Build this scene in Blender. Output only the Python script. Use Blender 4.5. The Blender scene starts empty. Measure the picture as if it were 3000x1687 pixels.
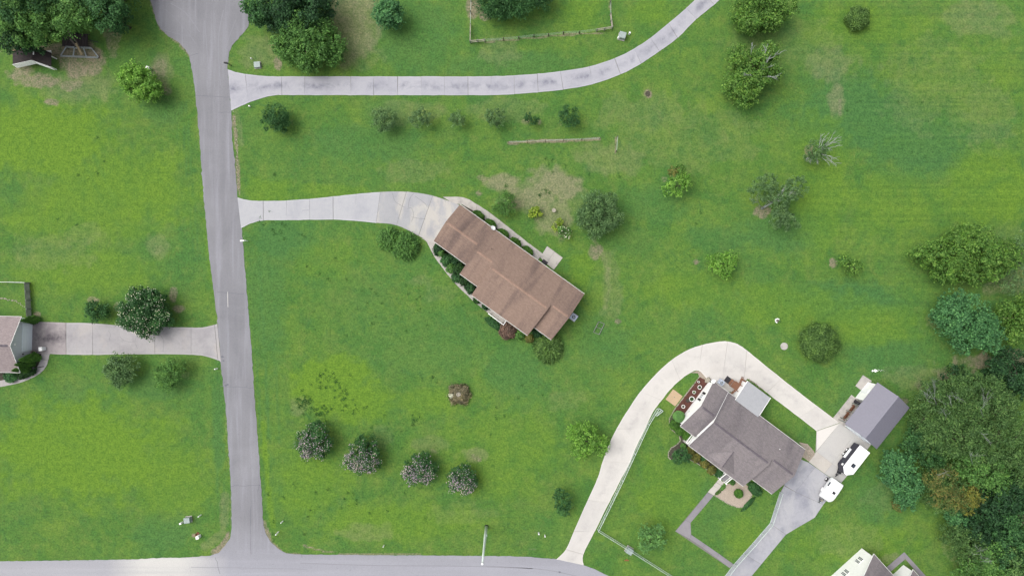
import bpy, math, random
import numpy as np
from mathutils import Vector, Matrix
from math import radians, sin, cos, pi, sqrt

SC = bpy.context.scene
COL = SC.collection

# ------------------------------------------------------------------ camera, sky, sun, exposure
ALT = 110.0            # flying height of the camera, metres
PXM = 18.0             # photograph pixels per metre on the ground
cam_d = bpy.data.cameras.new("camera")
cam = bpy.data.objects.new("camera", cam_d)
COL.objects.link(cam)
cam.location = (0, 0, ALT)
cam.rotation_euler = (0, 0, 0)
cam_d.sensor_fit = 'HORIZONTAL'
cam_d.angle = 2 * math.atan((3000 / PXM / 2) / ALT)
cam_d.clip_start = 0.5
cam_d.clip_end = 6000
SC.camera = cam

SUN_EL, SUN_AZ = 60.0, 290.0      # light comes from the left of the picture, slightly from its top
world = bpy.data.worlds.new("World")
SC.world = world
world.use_nodes = True
wn = world.node_tree
sky = wn.nodes.new("ShaderNodeTexSky")
sky.sky_type = 'NISHITA'
sky.sun_disc = False
sky.sun_elevation = radians(SUN_EL)
sky.sun_rotation = radians(SUN_AZ)
sky.air_density = 1.0
sky.dust_density = 6.0
sky.ozone_density = 1.0
hsv = wn.nodes.new("ShaderNodeHueSaturation")      # thin overcast: the sky's blue is washed out
hsv.inputs['Saturation'].default_value = 0.28
wn.links.new(sky.outputs[0], hsv.inputs['Color'])
bg = wn.nodes["Background"]
wn.links.new(hsv.outputs[0], bg.inputs['Color'])
bg.inputs['Strength'].default_value = 0.15

sd = bpy.data.lights.new("sun", 'SUN')
sd.energy = 0.95
sd.angle = radians(46)
sd.color = (1.0, 0.965, 0.91)
sun = bpy.data.objects.new("sun", sd)
COL.objects.link(sun)
az = radians(SUN_AZ)
dvec = Vector((-sin(az) * cos(radians(SUN_EL)), -cos(az) * cos(radians(SUN_EL)), -sin(radians(SUN_EL))))
sun.rotation_euler = dvec.to_track_quat('-Z', 'Y').to_euler()
sun.location = (-40, 20, 90)

SC.view_settings.view_transform = 'Standard'
SC.view_settings.look = 'None'
SC.view_settings.gamma = 1.0
SC.view_settings.use_curve_mapping = False
SC.view_settings.exposure = 0.60

random.seed(7)
RNG = np.random.default_rng(11)

# ------------------------------------------------------------------ coordinates
def P(px, py, z=0.0):
    """a place of the photograph -> the real point at height z"""
    k = (ALT - z) / ALT / PXM
    return Vector(((px - 1500) * k, -(py - 843.5) * k, z))

def P2(px, py):
    v = P(px, py)
    return (v.x, v.y)

# ------------------------------------------------------------------ colours and materials
GAIN = 2.0
def s2l(c):
    c = c / 255.0
    return c / 12.92 if c <= 0.04045 else ((c + 0.055) / 1.055) ** 2.4
def T(r, g, b, k=1.0):
    """surface colour that a level, open surface needs to show as this sRGB value"""
    return (min(.82, s2l(r) / GAIN * k), min(.82, s2l(g) / GAIN * k), min(.82, s2l(b) / GAIN * k), 1)

class NT:
    def __init__(s, name):
        s.m = bpy.data.materials.new(name)
        s.m.use_nodes = True
        s.t = s.m.node_tree
        s.n = s.t.nodes
        s.b = s.n["Principled BSDF"]
        s.b.inputs['Roughness'].default_value = 0.85
        s.b.inputs['Specular IOR Level'].default_value = 0.3
    def new(s, t, **kw):
        n = s.n.new(t)
        for k, v in kw.items():
            setattr(n, k, v)
        return n
    def link(s, a, b):
        s.t.links.new(a, b)
    def coords(s, kind='world', scale=(1, 1, 1), rz=0):
        if kind == 'world':
            o = s.new("ShaderNodeNewGeometry").outputs['Position']
        else:
            o = s.new("ShaderNodeTexCoord").outputs['Object']
        mp = s.new("ShaderNodeMapping")
        mp.inputs['Scale'].default_value = scale
        mp.inputs['Rotation'].default_value = (0, 0, rz)
        s.link(o, mp.inputs['Vector'])
        return mp.outputs[0]
    def noise(s, scale, detail=3, rough=.55, co=None, dist=0.0):
        n = s.new("ShaderNodeTexNoise")
        n.inputs['Scale'].default_value = scale
        n.inputs['Detail'].default_value = detail
        n.inputs['Roughness'].default_value = rough
        n.inputs['Distortion'].default_value = dist
        s.link(co if co is not None else s.coords(), n.inputs['Vector'])
        return n.outputs['Fac']
    def ramp(s, f, stops):
        r = s.new("ShaderNodeValToRGB")
        e = r.color_ramp.elements
        while len(e) < len(stops):
            e.new(0.5)
        for i, (p, c) in enumerate(stops):
            e[i].position = p
            e[i].color = c if len(c) == 4 else (*c, 1)
        s.link(f, r.inputs[0])
        return r.outputs[0]
    def rng(s, f, a, b, c=0.0, d=1.0):
        r = s.new("ShaderNodeMapRange")
        for i, v in enumerate((a, b, c, d)):
            r.inputs[i + 1].default_value = v
        s.link(f, r.inputs[0])
        return r.outputs[0]
    def mix(s, f, a, b, mode='MIX'):
        n = s.new("ShaderNodeMix", data_type='RGBA', blend_type=mode)
        for sock, v in ((n.inputs[0], f), (n.inputs[6], a), (n.inputs[7], b)):
            if hasattr(v, 'is_output') or isinstance(v, bpy.types.NodeSocket):
                s.link(v, sock)
            else:
                sock.default_value = v
        return n.outputs[2]
    def mul(s, a, b, op='MULTIPLY'):
        n = s.new("ShaderNodeMath", operation=op)
        for sock, v in ((n.inputs[0], a), (n.inputs[1], b)):
            if isinstance(v, bpy.types.NodeSocket):
                s.link(v, sock)
            else:
                sock.default_value = v
        return n.outputs[0]
    def bump(s, f, strength, dist=0.02):
        b = s.new("ShaderNodeBump")
        b.inputs['Strength'].default_value = strength
        b.inputs['Distance'].default_value = dist
        s.link(f, b.inputs['Height'])
        s.link(b.outputs[0], s.b.inputs['Normal'])
    def out(s, c):
        if isinstance(c, bpy.types.NodeSocket):
            s.link(c, s.b.inputs['Base Color'])
        else:
            s.b.inputs['Base Color'].default_value = c
        return s.m

def plain(name, c, rough=.7, metal=0.0, var=.16, scale=3.0, spec=.3, kind='obj'):
    """painted / plain material with a little grain and dirt"""
    m = NT(name)
    m.b.inputs['Roughness'].default_value = rough
    m.b.inputs['Metallic'].default_value = metal
    m.b.inputs['Specular IOR Level'].default_value = spec
    co = m.coords(kind)
    f = m.noise(scale, 4, .6, co)
    lo = tuple(x * (1 - var * 1.6) for x in c[:3]) + (1,)
    hi = tuple(min(.85, x * (1 + var * .6)) for x in c[:3]) + (1,)
    return m.out(m.ramp(f, [(.25, lo), (.62, c), (.85, hi)]))

def concrete(name, c, stain, stain_amt=.5, light=None, light_amt=0.0, lane=0.0, lane_col=None, sc=.35, light_at=.52):
    m = NT(name)
    m.b.inputs['Roughness'].default_value = .9
    w = m.coords('world')
    f1 = m.noise(sc, 5, .62, w, .4)
    f2 = m.noise(1.6, 4, .6, w)
    f3 = m.noise(14, 2, .6, w)
    col = m.mix(m.mul(m.rng(f1, .48, .72), stain_amt), c, stain)
    col = m.mix(m.mul(m.rng(f2, .5, .75), stain_amt * .45), col, stain)
    if light:
        f4 = m.noise(.3, 6, .62, m.coords('world', (1, .55, 1), .6), .5)
        col = m.mix(m.mul(m.rng(f4, light_at, light_at + .1), light_amt), col, light)
    if lane:
        ln = m.new("ShaderNodeAttribute", attribute_name="lane").outputs['Fac']
        f5 = m.noise(.42, 4, .6, w, .5)
        fac = m.mul(m.rng(ln, .35, .95), m.mul(m.rng(f5, .42, .68), m.rng(f2, .3, .62, .4, 1)))
        col = m.mix(m.mul(fac, lane), col, lane_col or stain)
        col = m.mix(m.mul(m.rng(ln, .13, .02), .5), col, tuple(min(.8, x * 1.25) for x in c[:3]) + (1,))
    col = m.mix(.55, col, m.ramp(f3, [(.3, (.84, .84, .84, 1)), (.7, (1.12, 1.12, 1.12, 1))]), 'MULTIPLY')
    inf = m.new("ShaderNodeObjectInfo").outputs['Random']       # every slab was poured a little differently
    col = m.mix(.8, col, m.ramp(inf, [(0, (.93, .93, .94, 1)), (1, (1.04, 1.035, 1.03, 1))]), 'MULTIPLY')
    m.bump(f3, .25, .01)
    return m.out(col)

def leafmat(name, stops, transl=.3):
    m = NT(name)
    m.b.inputs['Roughness'].default_value = .62
    m.b.inputs['Specular IOR Level'].default_value = .25
    g = m.new("ShaderNodeNewGeometry").outputs['Random Per Island']
    n = len(stops)
    col = m.ramp(g, [(i / max(1, n - 1), T(*c, k=1.5)) for i, c in enumerate(stops)])
    big = m.noise(.8, 3, .55, m.coords('world'))
    col = m.mix(.85, col, m.ramp(big, [(.32, (.56, .62, .64, 1)), (.5, (.98, 1, 1, 1)), (.68, (1.42, 1.36, 1.16, 1))]), 'MULTIPLY')
    m.out(col)
    tr = m.new("ShaderNodeBsdfTranslucent")
    m.link(col, tr.inputs[0])
    mx = m.new("ShaderNodeMixShader")
    mx.inputs[0].default_value = transl
    m.link(m.b.outputs[0], mx.inputs[1])
    m.link(tr.outputs[0], mx.inputs[2])
    m.link(mx.outputs[0], m.n["Material Output"].inputs['Surface'])
    return m.m

def shingle(name, c, dark, light, streak_amt=.6):
    m = NT(name)
    m.b.inputs['Roughness'].default_value = .95
    m.b.inputs['Specular IOR Level'].default_value = .15
    o = m.coords('obj')
    st = m.noise(.55, 3, .55, m.coords('obj', (1, .12, .12)), .3)       # runs of algae and wash down the slope
    big = m.noise(.3, 3, .5, o)
    tab = m.new("ShaderNodeTexBrick")
    tab.inputs['Scale'].default_value = 1.0
    tab.inputs['Brick Width'].default_value = .33
    tab.inputs['Row Height'].default_value = .145
    tab.inputs['Mortar Size'].default_value = .008
    tab.inputs['Color1'].default_value = (.80, .80, .80, 1)
    tab.inputs['Color2'].default_value = (1.16, 1.16, 1.16, 1)
    tab.inputs['Mortar'].default_value = (.55, .55, .55, 1)
    m.link(o, tab.inputs['Vector'])
    grain = m.noise(7, 3, .7, o)
    col = m.mix(m.mul(m.rng(st, .48, .7), streak_amt), c, dark)
    col = m.mix(m.mul(m.rng(big, .5, .8), .5), col, light)
    col = m.mix(.55, col, tab.outputs['Color'], 'MULTIPLY')
    col = m.mix(.5, col, m.ramp(grain, [(.3, (.7, .7, .7, 1)), (.7, (1.25, 1.25, 1.25, 1))]), 'MULTIPLY')
    m.bump(tab.outputs['Fac'], .3, .01)
    return m.out(col)

# ---- ground
def ground_material():
    m = NT("lawn")
    m.b.inputs['Roughness'].default_value = .9
    m.b.inputs['Specular IOR Level'].default_value = .12
    at = m.new("ShaderNodeAttribute", attribute_name="wear")
    sep = m.new("ShaderNodeSeparateColor")
    m.link(at.outputs['Color'], sep.inputs[0])
    dry, bare, lush = sep.outputs[0], sep.outputs[1], sep.outputs[2]
    bright = at.outputs['Alpha']
    w = m.coords('world')
    n_big = m.noise(.045, 4, .6, w, .5)
    n_mid = m.noise(.22, 5, .62, w, .6)
    n_f = m.noise(1.3, 5, .68, w)
    n_v = m.noise(3.6, 4, .8, w)
    col = m.mix(m.rng(n_mid, .38, .66), T(90, 138, 60), T(118, 155, 64))
    col = m.mix(m.mul(m.rng(n_big, .45, .7), .55), col, T(86, 138, 72))
    patch = m.noise(.6, 4, .65, w, .8)
    col = m.mix(m.mul(m.rng(patch, .54, .72), .5), col, T(132, 156, 74))
    col = m.mix(m.mul(m.rng(patch, .46, .3), .5), col, T(66, 118, 66))
    mott = m.noise(.16, 5, .7, m.coords('world', (1, 1, 1), .7), 1.2)
    col = m.mix(m.mul(m.rng(mott, .5, .7), .42), col, T(120, 146, 74))
    col = m.mix(m.mul(m.rng(mott, .47, .32), .42), col, T(78, 130, 68))
    mot2 = m.noise(.42, 4, .7, m.coords('world', (1, 1, 1), 1.9), .8)
    col = m.mix(m.mul(m.rng(mot2, .56, .72), .4), col, T(136, 156, 82))
    def soft(mask, nz, amt=1.0):
        return m.mul(m.rng(m.mul(mask, m.mul(m.mul(nz, 1.5), .3, 'ADD')), .06, .85), amt)
    col = m.mix(soft(lush, n_mid, .9), col, m.mix(n_f, T(68, 124, 64), T(96, 144, 80)))
    col = m.mix(soft(bright, n_mid, .9), col, m.mix(n_f, T(102, 152, 46), T(132, 166, 56)))
    dmix = m.mul(dry, m.mul(m.mul(patch, 1.3), m.mul(n_f, .9), 'ADD'))
    col = m.mix(m.rng(dmix, .22, 1.15, 0, .9), col, m.mix(n_v, T(130, 140, 96), T(176, 172, 140)))
    bmix = m.mul(bare, m.mul(m.mul(n_f, 1.5), m.mul(n_v, .9), 'ADD'))
    col = m.mix(m.rng(bmix, .52, 1.2, 0, .92), col, m.mix(n_v, T(132, 122, 100), T(186, 174, 154)))
    # mowing lines on the open lawn at the right
    mow = m.noise(1.0, 2, .5, m.coords('world', (.018, 1.5, 1)))
    px = m.new("ShaderNodeSeparateXYZ")
    m.link(m.new("ShaderNodeNewGeometry").outputs['Position'], px.inputs[0])
    msk = m.mul(m.rng(px.outputs[0], 35, 60), m.rng(px.outputs[1], -15, 0))
    col = m.mix(m.mul(msk, .55), col, m.ramp(mow, [(.33, (.78, .82, .9, 1)), (.67, (1.16, 1.13, 1.05, 1))]), 'MULTIPLY')
    col = m.mix(.85, col, m.ramp(n_f, [(.28, (.72, .75, .77, 1)), (.5, (1, 1, 1, 1)), (.74, (1.24, 1.2, 1.12, 1))]), 'MULTIPLY')
    col = m.mix(.9, col, m.ramp(n_v, [(.33, (.5, .56, .52, 1)), (.5, (1, 1, 1, 1)), (.67, (1.42, 1.36, 1.28, 1))]), 'MULTIPLY')
    col = m.mix(.05, col, T(118, 128, 106))
    m.bump(n_v, .6, .05)
    return m.out(col)

def asphalt_material():
    m = NT("worn_asphalt")
    m.b.inputs['Roughness'].default_value = .9
    w = m.coords('world')
    big = m.noise(.12, 4, .6, w, .5)
    lng = m.noise(1.0, 4, .6, m.coords('world', (1.1, .06, 1), radians(-5.5)), .25)
    crs = m.noise(1.0, 3, .5, m.coords('world', (.03, 1.0, 1)))
    px = m.new("ShaderNodeSeparateXYZ")
    m.link(m.new("ShaderNodeNewGeometry").outputs['Position'], px.inputs[0])
    low = m.rng(px.outputs[1], -41.5, -45)
    ln = m.mix(low, lng, crs)
    fine = m.noise(9, 3, .7, w)
    col = m.mix(m.rng(big, .3, .7), T(149, 149, 155), T(168, 168, 174))
    col = m.mix(m.mul(m.rng(ln, .5, .72), .45), col, T(194, 194, 205))
    col = m.mix(m.mul(m.rng(ln, .45, .28), .25), col, T(138, 138, 146))
    # paler colour on the cross street, paler still at its left end
    col = m.mix(m.mul(m.rng(px.outputs[1], -38, -46), .62), col, T(200, 201, 212))
    pale = m.mul(m.rng(px.outputs[0], -46, -54), m.rng(px.outputs[1], -43.0, -44.0))
    pale = m.mul(pale, m.rng(px.outputs[0], -66, -60, .15, 1))
    pale = m.mul(pale, m.rng(crs, .38, .6, .75, 1))
    col = m.mix(m.mul(pale, .9), col, T(240, 238, 232))
    spots = m.noise(2.3, 2, .5, w)
    col = m.mix(m.mul(m.rng(spots, .68, .76), .25), col, T(120, 120, 132))
    col = m.mix(.7, col, m.ramp(fine, [(.3, (.82, .82, .82, 1)), (.7, (1.15, 1.15, 1.15, 1))]), 'MULTIPLY')
    m.bump(fine, .3, .01)
    return m.out(col)

M = {}
M['lawn'] = ground_material()
M['asphalt'] = asphalt_material()
M['joint'] = plain('joint_sand', T(150, 148, 142), .95, kind='world')
M['scuff'] = plain('pale_tyre_scuff', T(172, 172, 180), .9, var=.08, kind='world')
M['joint_pale'] = plain('pale_joint_sand', T(206, 202, 194), .95, kind='world')
M['crack'] = plain('dark_crack_filler', T(138, 138, 148), .9, kind='world')
M['conc_long'] = concrete('weathered_grey_concrete', T(208, 208, 216), T(176, 177, 190), .5, lane=.9, lane_col=T(132, 134, 152), sc=.28)
M['conc_brown_house'] = concrete('pale_grey_concrete', T(211, 212, 216), T(184, 186, 196), .5, lane=.3)
M['conc_brown_worn'] = concrete('flaked_cream_concrete', T(198, 199, 202), T(172, 174, 182), .6, T(224, 220, 212), .7)
M['conc_brown_cream'] = concrete('scoured_cream_concrete', T(204, 204, 206), T(176, 178, 186), .5, T(228, 223, 214), .8, light_at=.44)
M['conc_left'] = concrete('pinkish_old_concrete', T(201, 198, 199), T(162, 158, 165), .6, T(216, 208, 200), .4, lane=.35)
M['conc_left_oily'] = concrete('oil_stained_concrete', T(192, 184, 184), T(132, 124, 132), .8, lane=.9, lane_col=T(88, 82, 92))
M['conc_white'] = concrete('fresh_white_concrete', T(244, 240, 234), T(226, 220, 215), .5, lane=.7, lane_col=T(206, 202, 200))
M['conc_pad'] = concrete('new_light_concrete', T(226, 224, 220), T(204, 205, 207), .5)
M['conc_blue'] = concrete('stained_blue_grey_concrete', T(196, 197, 205), T(150, 153, 168), .8, T(216, 216, 218), .5, sc=.25)
M['conc_walk_dark'] = concrete('dark_weathered_walk', T(172, 168, 173), T(138, 134, 142), .6)
M['conc_walk'] = concrete('cream_walk', T(221, 216, 208), T(172, 168, 168), .65, sc=.8)
M['conc_cream'] = concrete('cream_steps_concrete', T(228, 222, 213), T(204, 198, 192), .5)
M['white'] = plain('white_paint', (.80, .80, .79, 1), .55, var=.05)
M['white_metal'] = plain('white_coated_metal', (.76, .77, .78, 1), .4, var=.05)
M['black'] = plain('black_paint', (.02, .02, .025, 1), .5)
M['navy'] = plain('dark_navy_coated_metal', T(58, 58, 76), .35, var=.1)
M['rubber'] = plain('rubber', (.02, .02, .02, 1), .8)
M['glass'] = plain('dark_window_glass', T(70, 82, 98), .08, spec=.6)
M['pale_glass'] = plain('pale_window_glass', (.5, .53, .56, 1), .1, spec=.6)  # pale pane colour for the gable window of the grey house
M['gutter'] = plain('dull_white_gutter', (.5, .5, .47, 1), .6)
M['galv'] = plain('galvanised_steel', (.50, .58, .55, 1), .5, .1)
M['pole'] = plain('pale_pole_metal', (.62, .68, .66, 1), .7, 0, var=.05)
M['cabinet'] = plain('pale_green_cabinet', T(190, 206, 202), .5)
M['ac'] = plain('hvac_grey', (.42, .47, .56, 1), .5, .0)
M['siding_grey'] = plain('pale_grey_siding', (.52, .55, .58, 1), .7, var=.06)
M['door_white'] = plain('white_blue_door', (.70, .75, .79, 1), .6, var=.04)
M['tan_wall'] = plain('tan_brick_wall', T(176, 150, 128), .9)
M['brown_shingle'] = shingle('brown_shingles', T(174, 149, 135), T(128, 111, 106), T(184, 157, 141), .8)
M['brown_ridge'] = shingle('brown_ridge_shingles', T(196, 164, 146), T(160, 132, 118), T(204, 172, 152), .4)
M['grey_shingle'] = shingle('grey_shingles', T(162, 154, 156), T(132, 126, 131), T(172, 162, 161), .75)
M['grey_ridge'] = shingle('grey_ridge_shingles', T(132, 124, 132), T(112, 104, 114), T(140, 132, 140), .4)
M['taupe_shingle'] = shingle('taupe_shingles', T(184, 170, 170), T(150, 138, 142), T(190, 176, 172), .7)
M['metal_roof'] = plain('grey_standing_seam', T(152, 151, 166), .6, .05, var=.05, spec=.5)
M['membrane'] = concrete('pale_blue_roll_roofing', T(204, 206, 210), T(186, 190, 196), .6, sc=1.2)
M['mulch'] = plain('red_brown_mulch', T(124, 82, 72), .95, var=.45, scale=9)
M['sand'] = plain('pink_sand_gravel', T(216, 200, 182), .95, var=.22, scale=8)
M['soil'] = plain('dark_soil', T(104, 100, 86), .95, var=.4, scale=6)
M['gravel'] = plain('tan_gravel', T(206, 192, 174), .95, var=.3, scale=9)
M['dull_tube'] = plain('dull_grey_tube', T(196, 206, 208), .6)
M['ply'] = plain('tan_plywood', T(226, 198, 162), .8, var=.08)
M['deck'] = plain('brown_deck_stain', T(164, 118, 94), .7, var=.12)
M['old_wood'] = plain('grey_weathered_wood', T(160, 166, 158), .9, var=.2)
M['wood'] = plain('pale_cut_wood', T(206, 186, 146), .8, var=.18)
M['grey_wood'] = plain('grey_brown_log', T(142, 132, 122), .9, var=.25)
M['stone'] = plain('pale_stone', T(206, 198, 180), .9, var=.25, scale=5)
M['bark'] = plain('grey_bark', T(112, 102, 92), .95, var=.25)
M['pale_bark'] = plain('bleached_bare_branch', T(198, 204, 200), .9, var=.12)
M['rust_brown'] = plain('brown_brick', T(150, 102, 78), .9, var=.2)
M['dark_roof'] = plain('dark_old_roofing', T(72, 64, 64), .9, var=.3)
M['orange'] = plain('orange_brick', T(186, 120, 84), .9)
M['charcoal'] = plain('charcoal_plastic', T(64, 62, 68), .7)

L_ = {}
L_['mid'] = leafmat('mid_green_leaves', [(66, 110, 50), (92, 140, 66), (120, 164, 84), (78, 124, 58)])
L_['deep'] = leafmat('deep_green_leaves', [(46, 86, 48), (66, 112, 62), (88, 134, 76)])
L_['dark'] = leafmat('dark_green_leaves', [(30, 60, 36), (46, 84, 48), (68, 110, 64)])
L_['blue'] = leafmat('blue_green_leaves', [(60, 108, 66), (84, 138, 82), (112, 164, 102)])
L_['yellowgreen'] = leafmat('yellow_green_leaves', [(66, 108, 42), (96, 140, 56), (132, 168, 80)])
L_['bright'] = leafmat('bright_green_leaves', [(84, 136, 44), (116, 168, 62), (152, 196, 92), (98, 150, 56)])
L_['lime'] = leafmat('lime_leaves', [(112, 146, 44), (150, 178, 60), (182, 198, 88)])
L_['olive'] = leafmat('olive_leaves', [(66, 100, 46), (94, 130, 62), (124, 158, 84)])
L_['greygreen'] = leafmat('grey_green_leaves', [(76, 112, 64), (102, 138, 84), (128, 160, 106)])
L_['feather'] = leafmat('feathery_green_leaves', [(62, 98, 50), (90, 128, 68), (122, 156, 90)])
L_['orange'] = leafmat('turning_orange_leaves', [(84, 116, 58), (108, 126, 64), (138, 128, 70), (92, 122, 62), (158, 142, 82)])
L_['gold'] = leafmat('golden_leaves', [(112, 128, 58), (160, 152, 70), (98, 124, 58)])
L_['tan'] = leafmat('tan_green_leaves', [(92, 106, 48), (128, 130, 66), (150, 142, 78), (86, 104, 46)])
L_['purple'] = leafmat('purple_brown_leaves', [(104, 84, 76), (134, 108, 96), (154, 126, 108)])
L_['brown'] = leafmat('withered_brown_stems', [(116, 108, 84), (146, 136, 108), (98, 102, 70)], .15)
L_['thuja'] = leafmat('arborvitae_green', [(54, 96, 36), (78, 124, 44), (104, 148, 60)])
L_['thuja_dark'] = leafmat('dark_yew_green', [(34, 64, 32), (50, 86, 42), (66, 104, 52)])
L_['pale'] = leafmat('pale_soft_green', [(96, 146, 78), (124, 172, 98), (108, 158, 88)])
L_['white_flower'] = leafmat('white_blossom', [(214, 214, 180), (238, 238, 214), (226, 222, 196)], .2)
L_['pink_flower'] = leafmat('pale_pink_blossom', [(190, 160, 170), (220, 200, 204), (180, 154, 186), (206, 200, 186)], .2)
L_['weed'] = leafmat('low_weeds', [(58, 104, 42), (76, 120, 52), (54, 98, 46)])

# ------------------------------------------------------------------ mesh helpers
class MB:
    def __init__(s):
        s.v, s.f = [], []
    def add(s, vs, fs):
        b = len(s.v)
        s.v += [tuple(v) for v in vs]
        s.f += [tuple(i + b for i in f) for f in fs]
        return s
    def box(s, c, size, rz=0.0, rot=None, taper=1.0):
        hx, hy, hz = size[0] / 2, size[1] / 2, size[2] / 2
        R = rot if rot is not None else Matrix.Rotation(rz, 3, 'Z')
        vs = []
        for sz in (-1, 1):
            k = taper if sz > 0 else 1
            for sx, sy in ((-1, -1), (1, -1), (1, 1), (-1, 1)):
                vs.append(R @ Vector((sx * hx * k, sy * hy * k, sz * hz)) + Vector(c))
        return s.add(vs, [(3, 2, 1, 0), (4, 5, 6, 7), (0, 1, 5, 4), (1, 2, 6, 5), (2, 3, 7, 6), (3, 0, 4, 7)])
    def beam(s, a, b, w, h):
        """rectangular bar from a to b"""
        a, b = Vector(a), Vector(b)
        d = b - a
        L = d.length
        x = d / L
        up = Vector((0, 0, 1)) if abs(x.z) < .95 else Vector((1, 0, 0))
        y = up.cross(x).normalized()
        z = x.cross(y)
        R = Matrix((x, y, z)).transposed()
        return s.box((a + b) / 2, (L, w, h), rot=R)
    def prism(s, poly, z0, z1):
        n = len(poly)
        ar = sum(poly[i][0] * poly[(i + 1) % n][1] - poly[(i + 1) % n][0] * poly[i][1] for i in range(n))
        if ar < 0:
            poly = poly[::-1]
        vs = [(p[0], p[1], z0) for p in poly] + [(p[0], p[1], z1) for p in poly]
        fs = [tuple(range(n - 1, -1, -1)), tuple(range(n, 2 * n))]
        fs += [(i, (i + 1) % n, n + (i + 1) % n, n + i) for i in range(n)]
        return s.add(vs, fs)
    def tube(s, pts, radii, n=6, cap=True):
        pts = [Vector(p) for p in pts]
        rings = []
        for i, p in enumerate(pts):
            d = (pts[min(i + 1, len(pts) - 1)] - pts[max(i - 1, 0)])
            d = d.normalized() if d.length > 1e-6 else Vector((0, 0, 1))
            a = Vector((1, 0, 0)) if abs(d.x) < .8 else Vector((0, 1, 0))
            x = d.cross(a).normalized()
            y = d.cross(x)
            r = radii[i] if hasattr(radii, '__len__') else radii
            rings.append([p + (x * cos(2 * pi * k / n) + y * sin(2 * pi * k / n)) * r for k in range(n)])
        vs = [v for r in rings for v in r]
        fs = []
        for i in range(len(rings) - 1):
            for k in range(n):
                a, b = i * n + k, i * n + (k + 1) % n
                fs.append((a, a + n, b + n, b))
        if cap:
            fs.append(tuple(range(n)))
            fs.append(tuple(range(len(vs) - 1, len(vs) - n - 1, -1)))
        return s.add(vs, fs)
    def lathe(s, c, prof, n=16):
        c = Vector(c)
        vs, fs = [], []
        for r, z in prof:
            for k in range(n):
                vs.append(c + Vector((r * cos(2 * pi * k / n), r * sin(2 * pi * k / n), z)))
        for i in range(len(prof) - 1):
            for k in range(n):
                a, b = i * n + k, i * n + (k + 1) % n
                fs.append((a, b, b + n, a + n))
        fs.append(tuple(range(n - 1, -1, -1)))
        fs.append(tuple(range((len(prof) - 1) * n, len(prof) * n)))
        return s.add(vs, fs)
    def mesh(s, name, mat, smooth=False):
        me = bpy.data.meshes.new(name)
        me.from_pydata(s.v, [], s.f)
        me.materials.append(mat)
        if smooth:
            me.polygons.foreach_set('use_smooth', [True] * len(me.polygons))
        me.update()
        return me
    def obj(s, name, mat, parent=None, smooth=False, loc=None):
        return put(name, s.mesh(name, mat, smooth), parent, loc)

def put(name, me, parent=None, loc=None, rz=0.0, scale=None):
    o = bpy.data.objects.new(name, me)
    COL.objects.link(o)
    if parent is not None:
        o.parent = parent
    if loc is not None:
        o.location = loc
    if rz:
        o.rotation_euler = (0, 0, rz)
    if scale is not None:
        o.scale = scale
    return o

def tag(o, label, cat, group=None):
    o['label'] = label
    o['category'] = cat
    if group:
        o['group'] = group
    return o

def thing(name, label, cat, loc=(0, 0, 0), rz=0.0, group=None):
    o = bpy.data.objects.new(name, None)
    COL.objects.link(o)
    o.location = loc
    o.rotation_euler = (0, 0, rz)
    o.empty_display_size = .3
    return tag(o, label, cat, group)

def struct(o, label=None):
    o['kind'] = 'structure'
    if label:
        o['label'] = label
    return o

def copy_thing(t, loc, rz, label):
    r = t.copy()
    COL.objects.link(r)
    r.location = loc
    r.rotation_euler = (0, 0, rz)
    r['label'] = label
    for ch in t.children:
        c = ch.copy()
        COL.objects.link(c)
        c.parent = r
        for g in ch.children:
            d = g.copy()
            COL.objects.link(d)
            d.parent = c
    return r

def catmull(pts, sub):
    pts = [np.array(p, float) for p in pts]
    out = []
    n = len(pts)
    for i in range(n - 1):
        p0 = pts[max(i - 1, 0)]; p1 = pts[i]; p2 = pts[i + 1]; p3 = pts[min(i + 2, n - 1)]
        seg = []
        for k in range(sub):
            t = k / sub
            seg.append(.5 * ((2 * p1) + (-p0 + p2) * t + (2 * p0 - 5 * p1 + 4 * p2 - p3) * t * t
                             + (-p0 + 3 * p1 - 3 * p2 + p3) * t ** 3))
        out.append(seg)
    return out, pts[-1]

# ------------------------------------------------------------------ the ground
def vnoise(X, Y, cell, seed):
    r = np.random.default_rng(seed)
    g = r.random((400, 400))
    x = X / cell + 200
    y = Y / cell + 200
    xi = np.clip(np.floor(x).astype(int), 0, 398)
    yi = np.clip(np.floor(y).astype(int), 0, 398)
    fx = np.clip(x - xi, 0, 1); fy = np.clip(y - yi, 0, 1)
    fx = fx * fx * (3 - 2 * fx); fy = fy * fy * (3 - 2 * fy)
    return (g[yi, xi] * (1 - fx) * (1 - fy) + g[yi, xi + 1] * fx * (1 - fy)
            + g[yi + 1, xi] * (1 - fx) * fy + g[yi + 1, xi + 1] * fx * fy)

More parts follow.
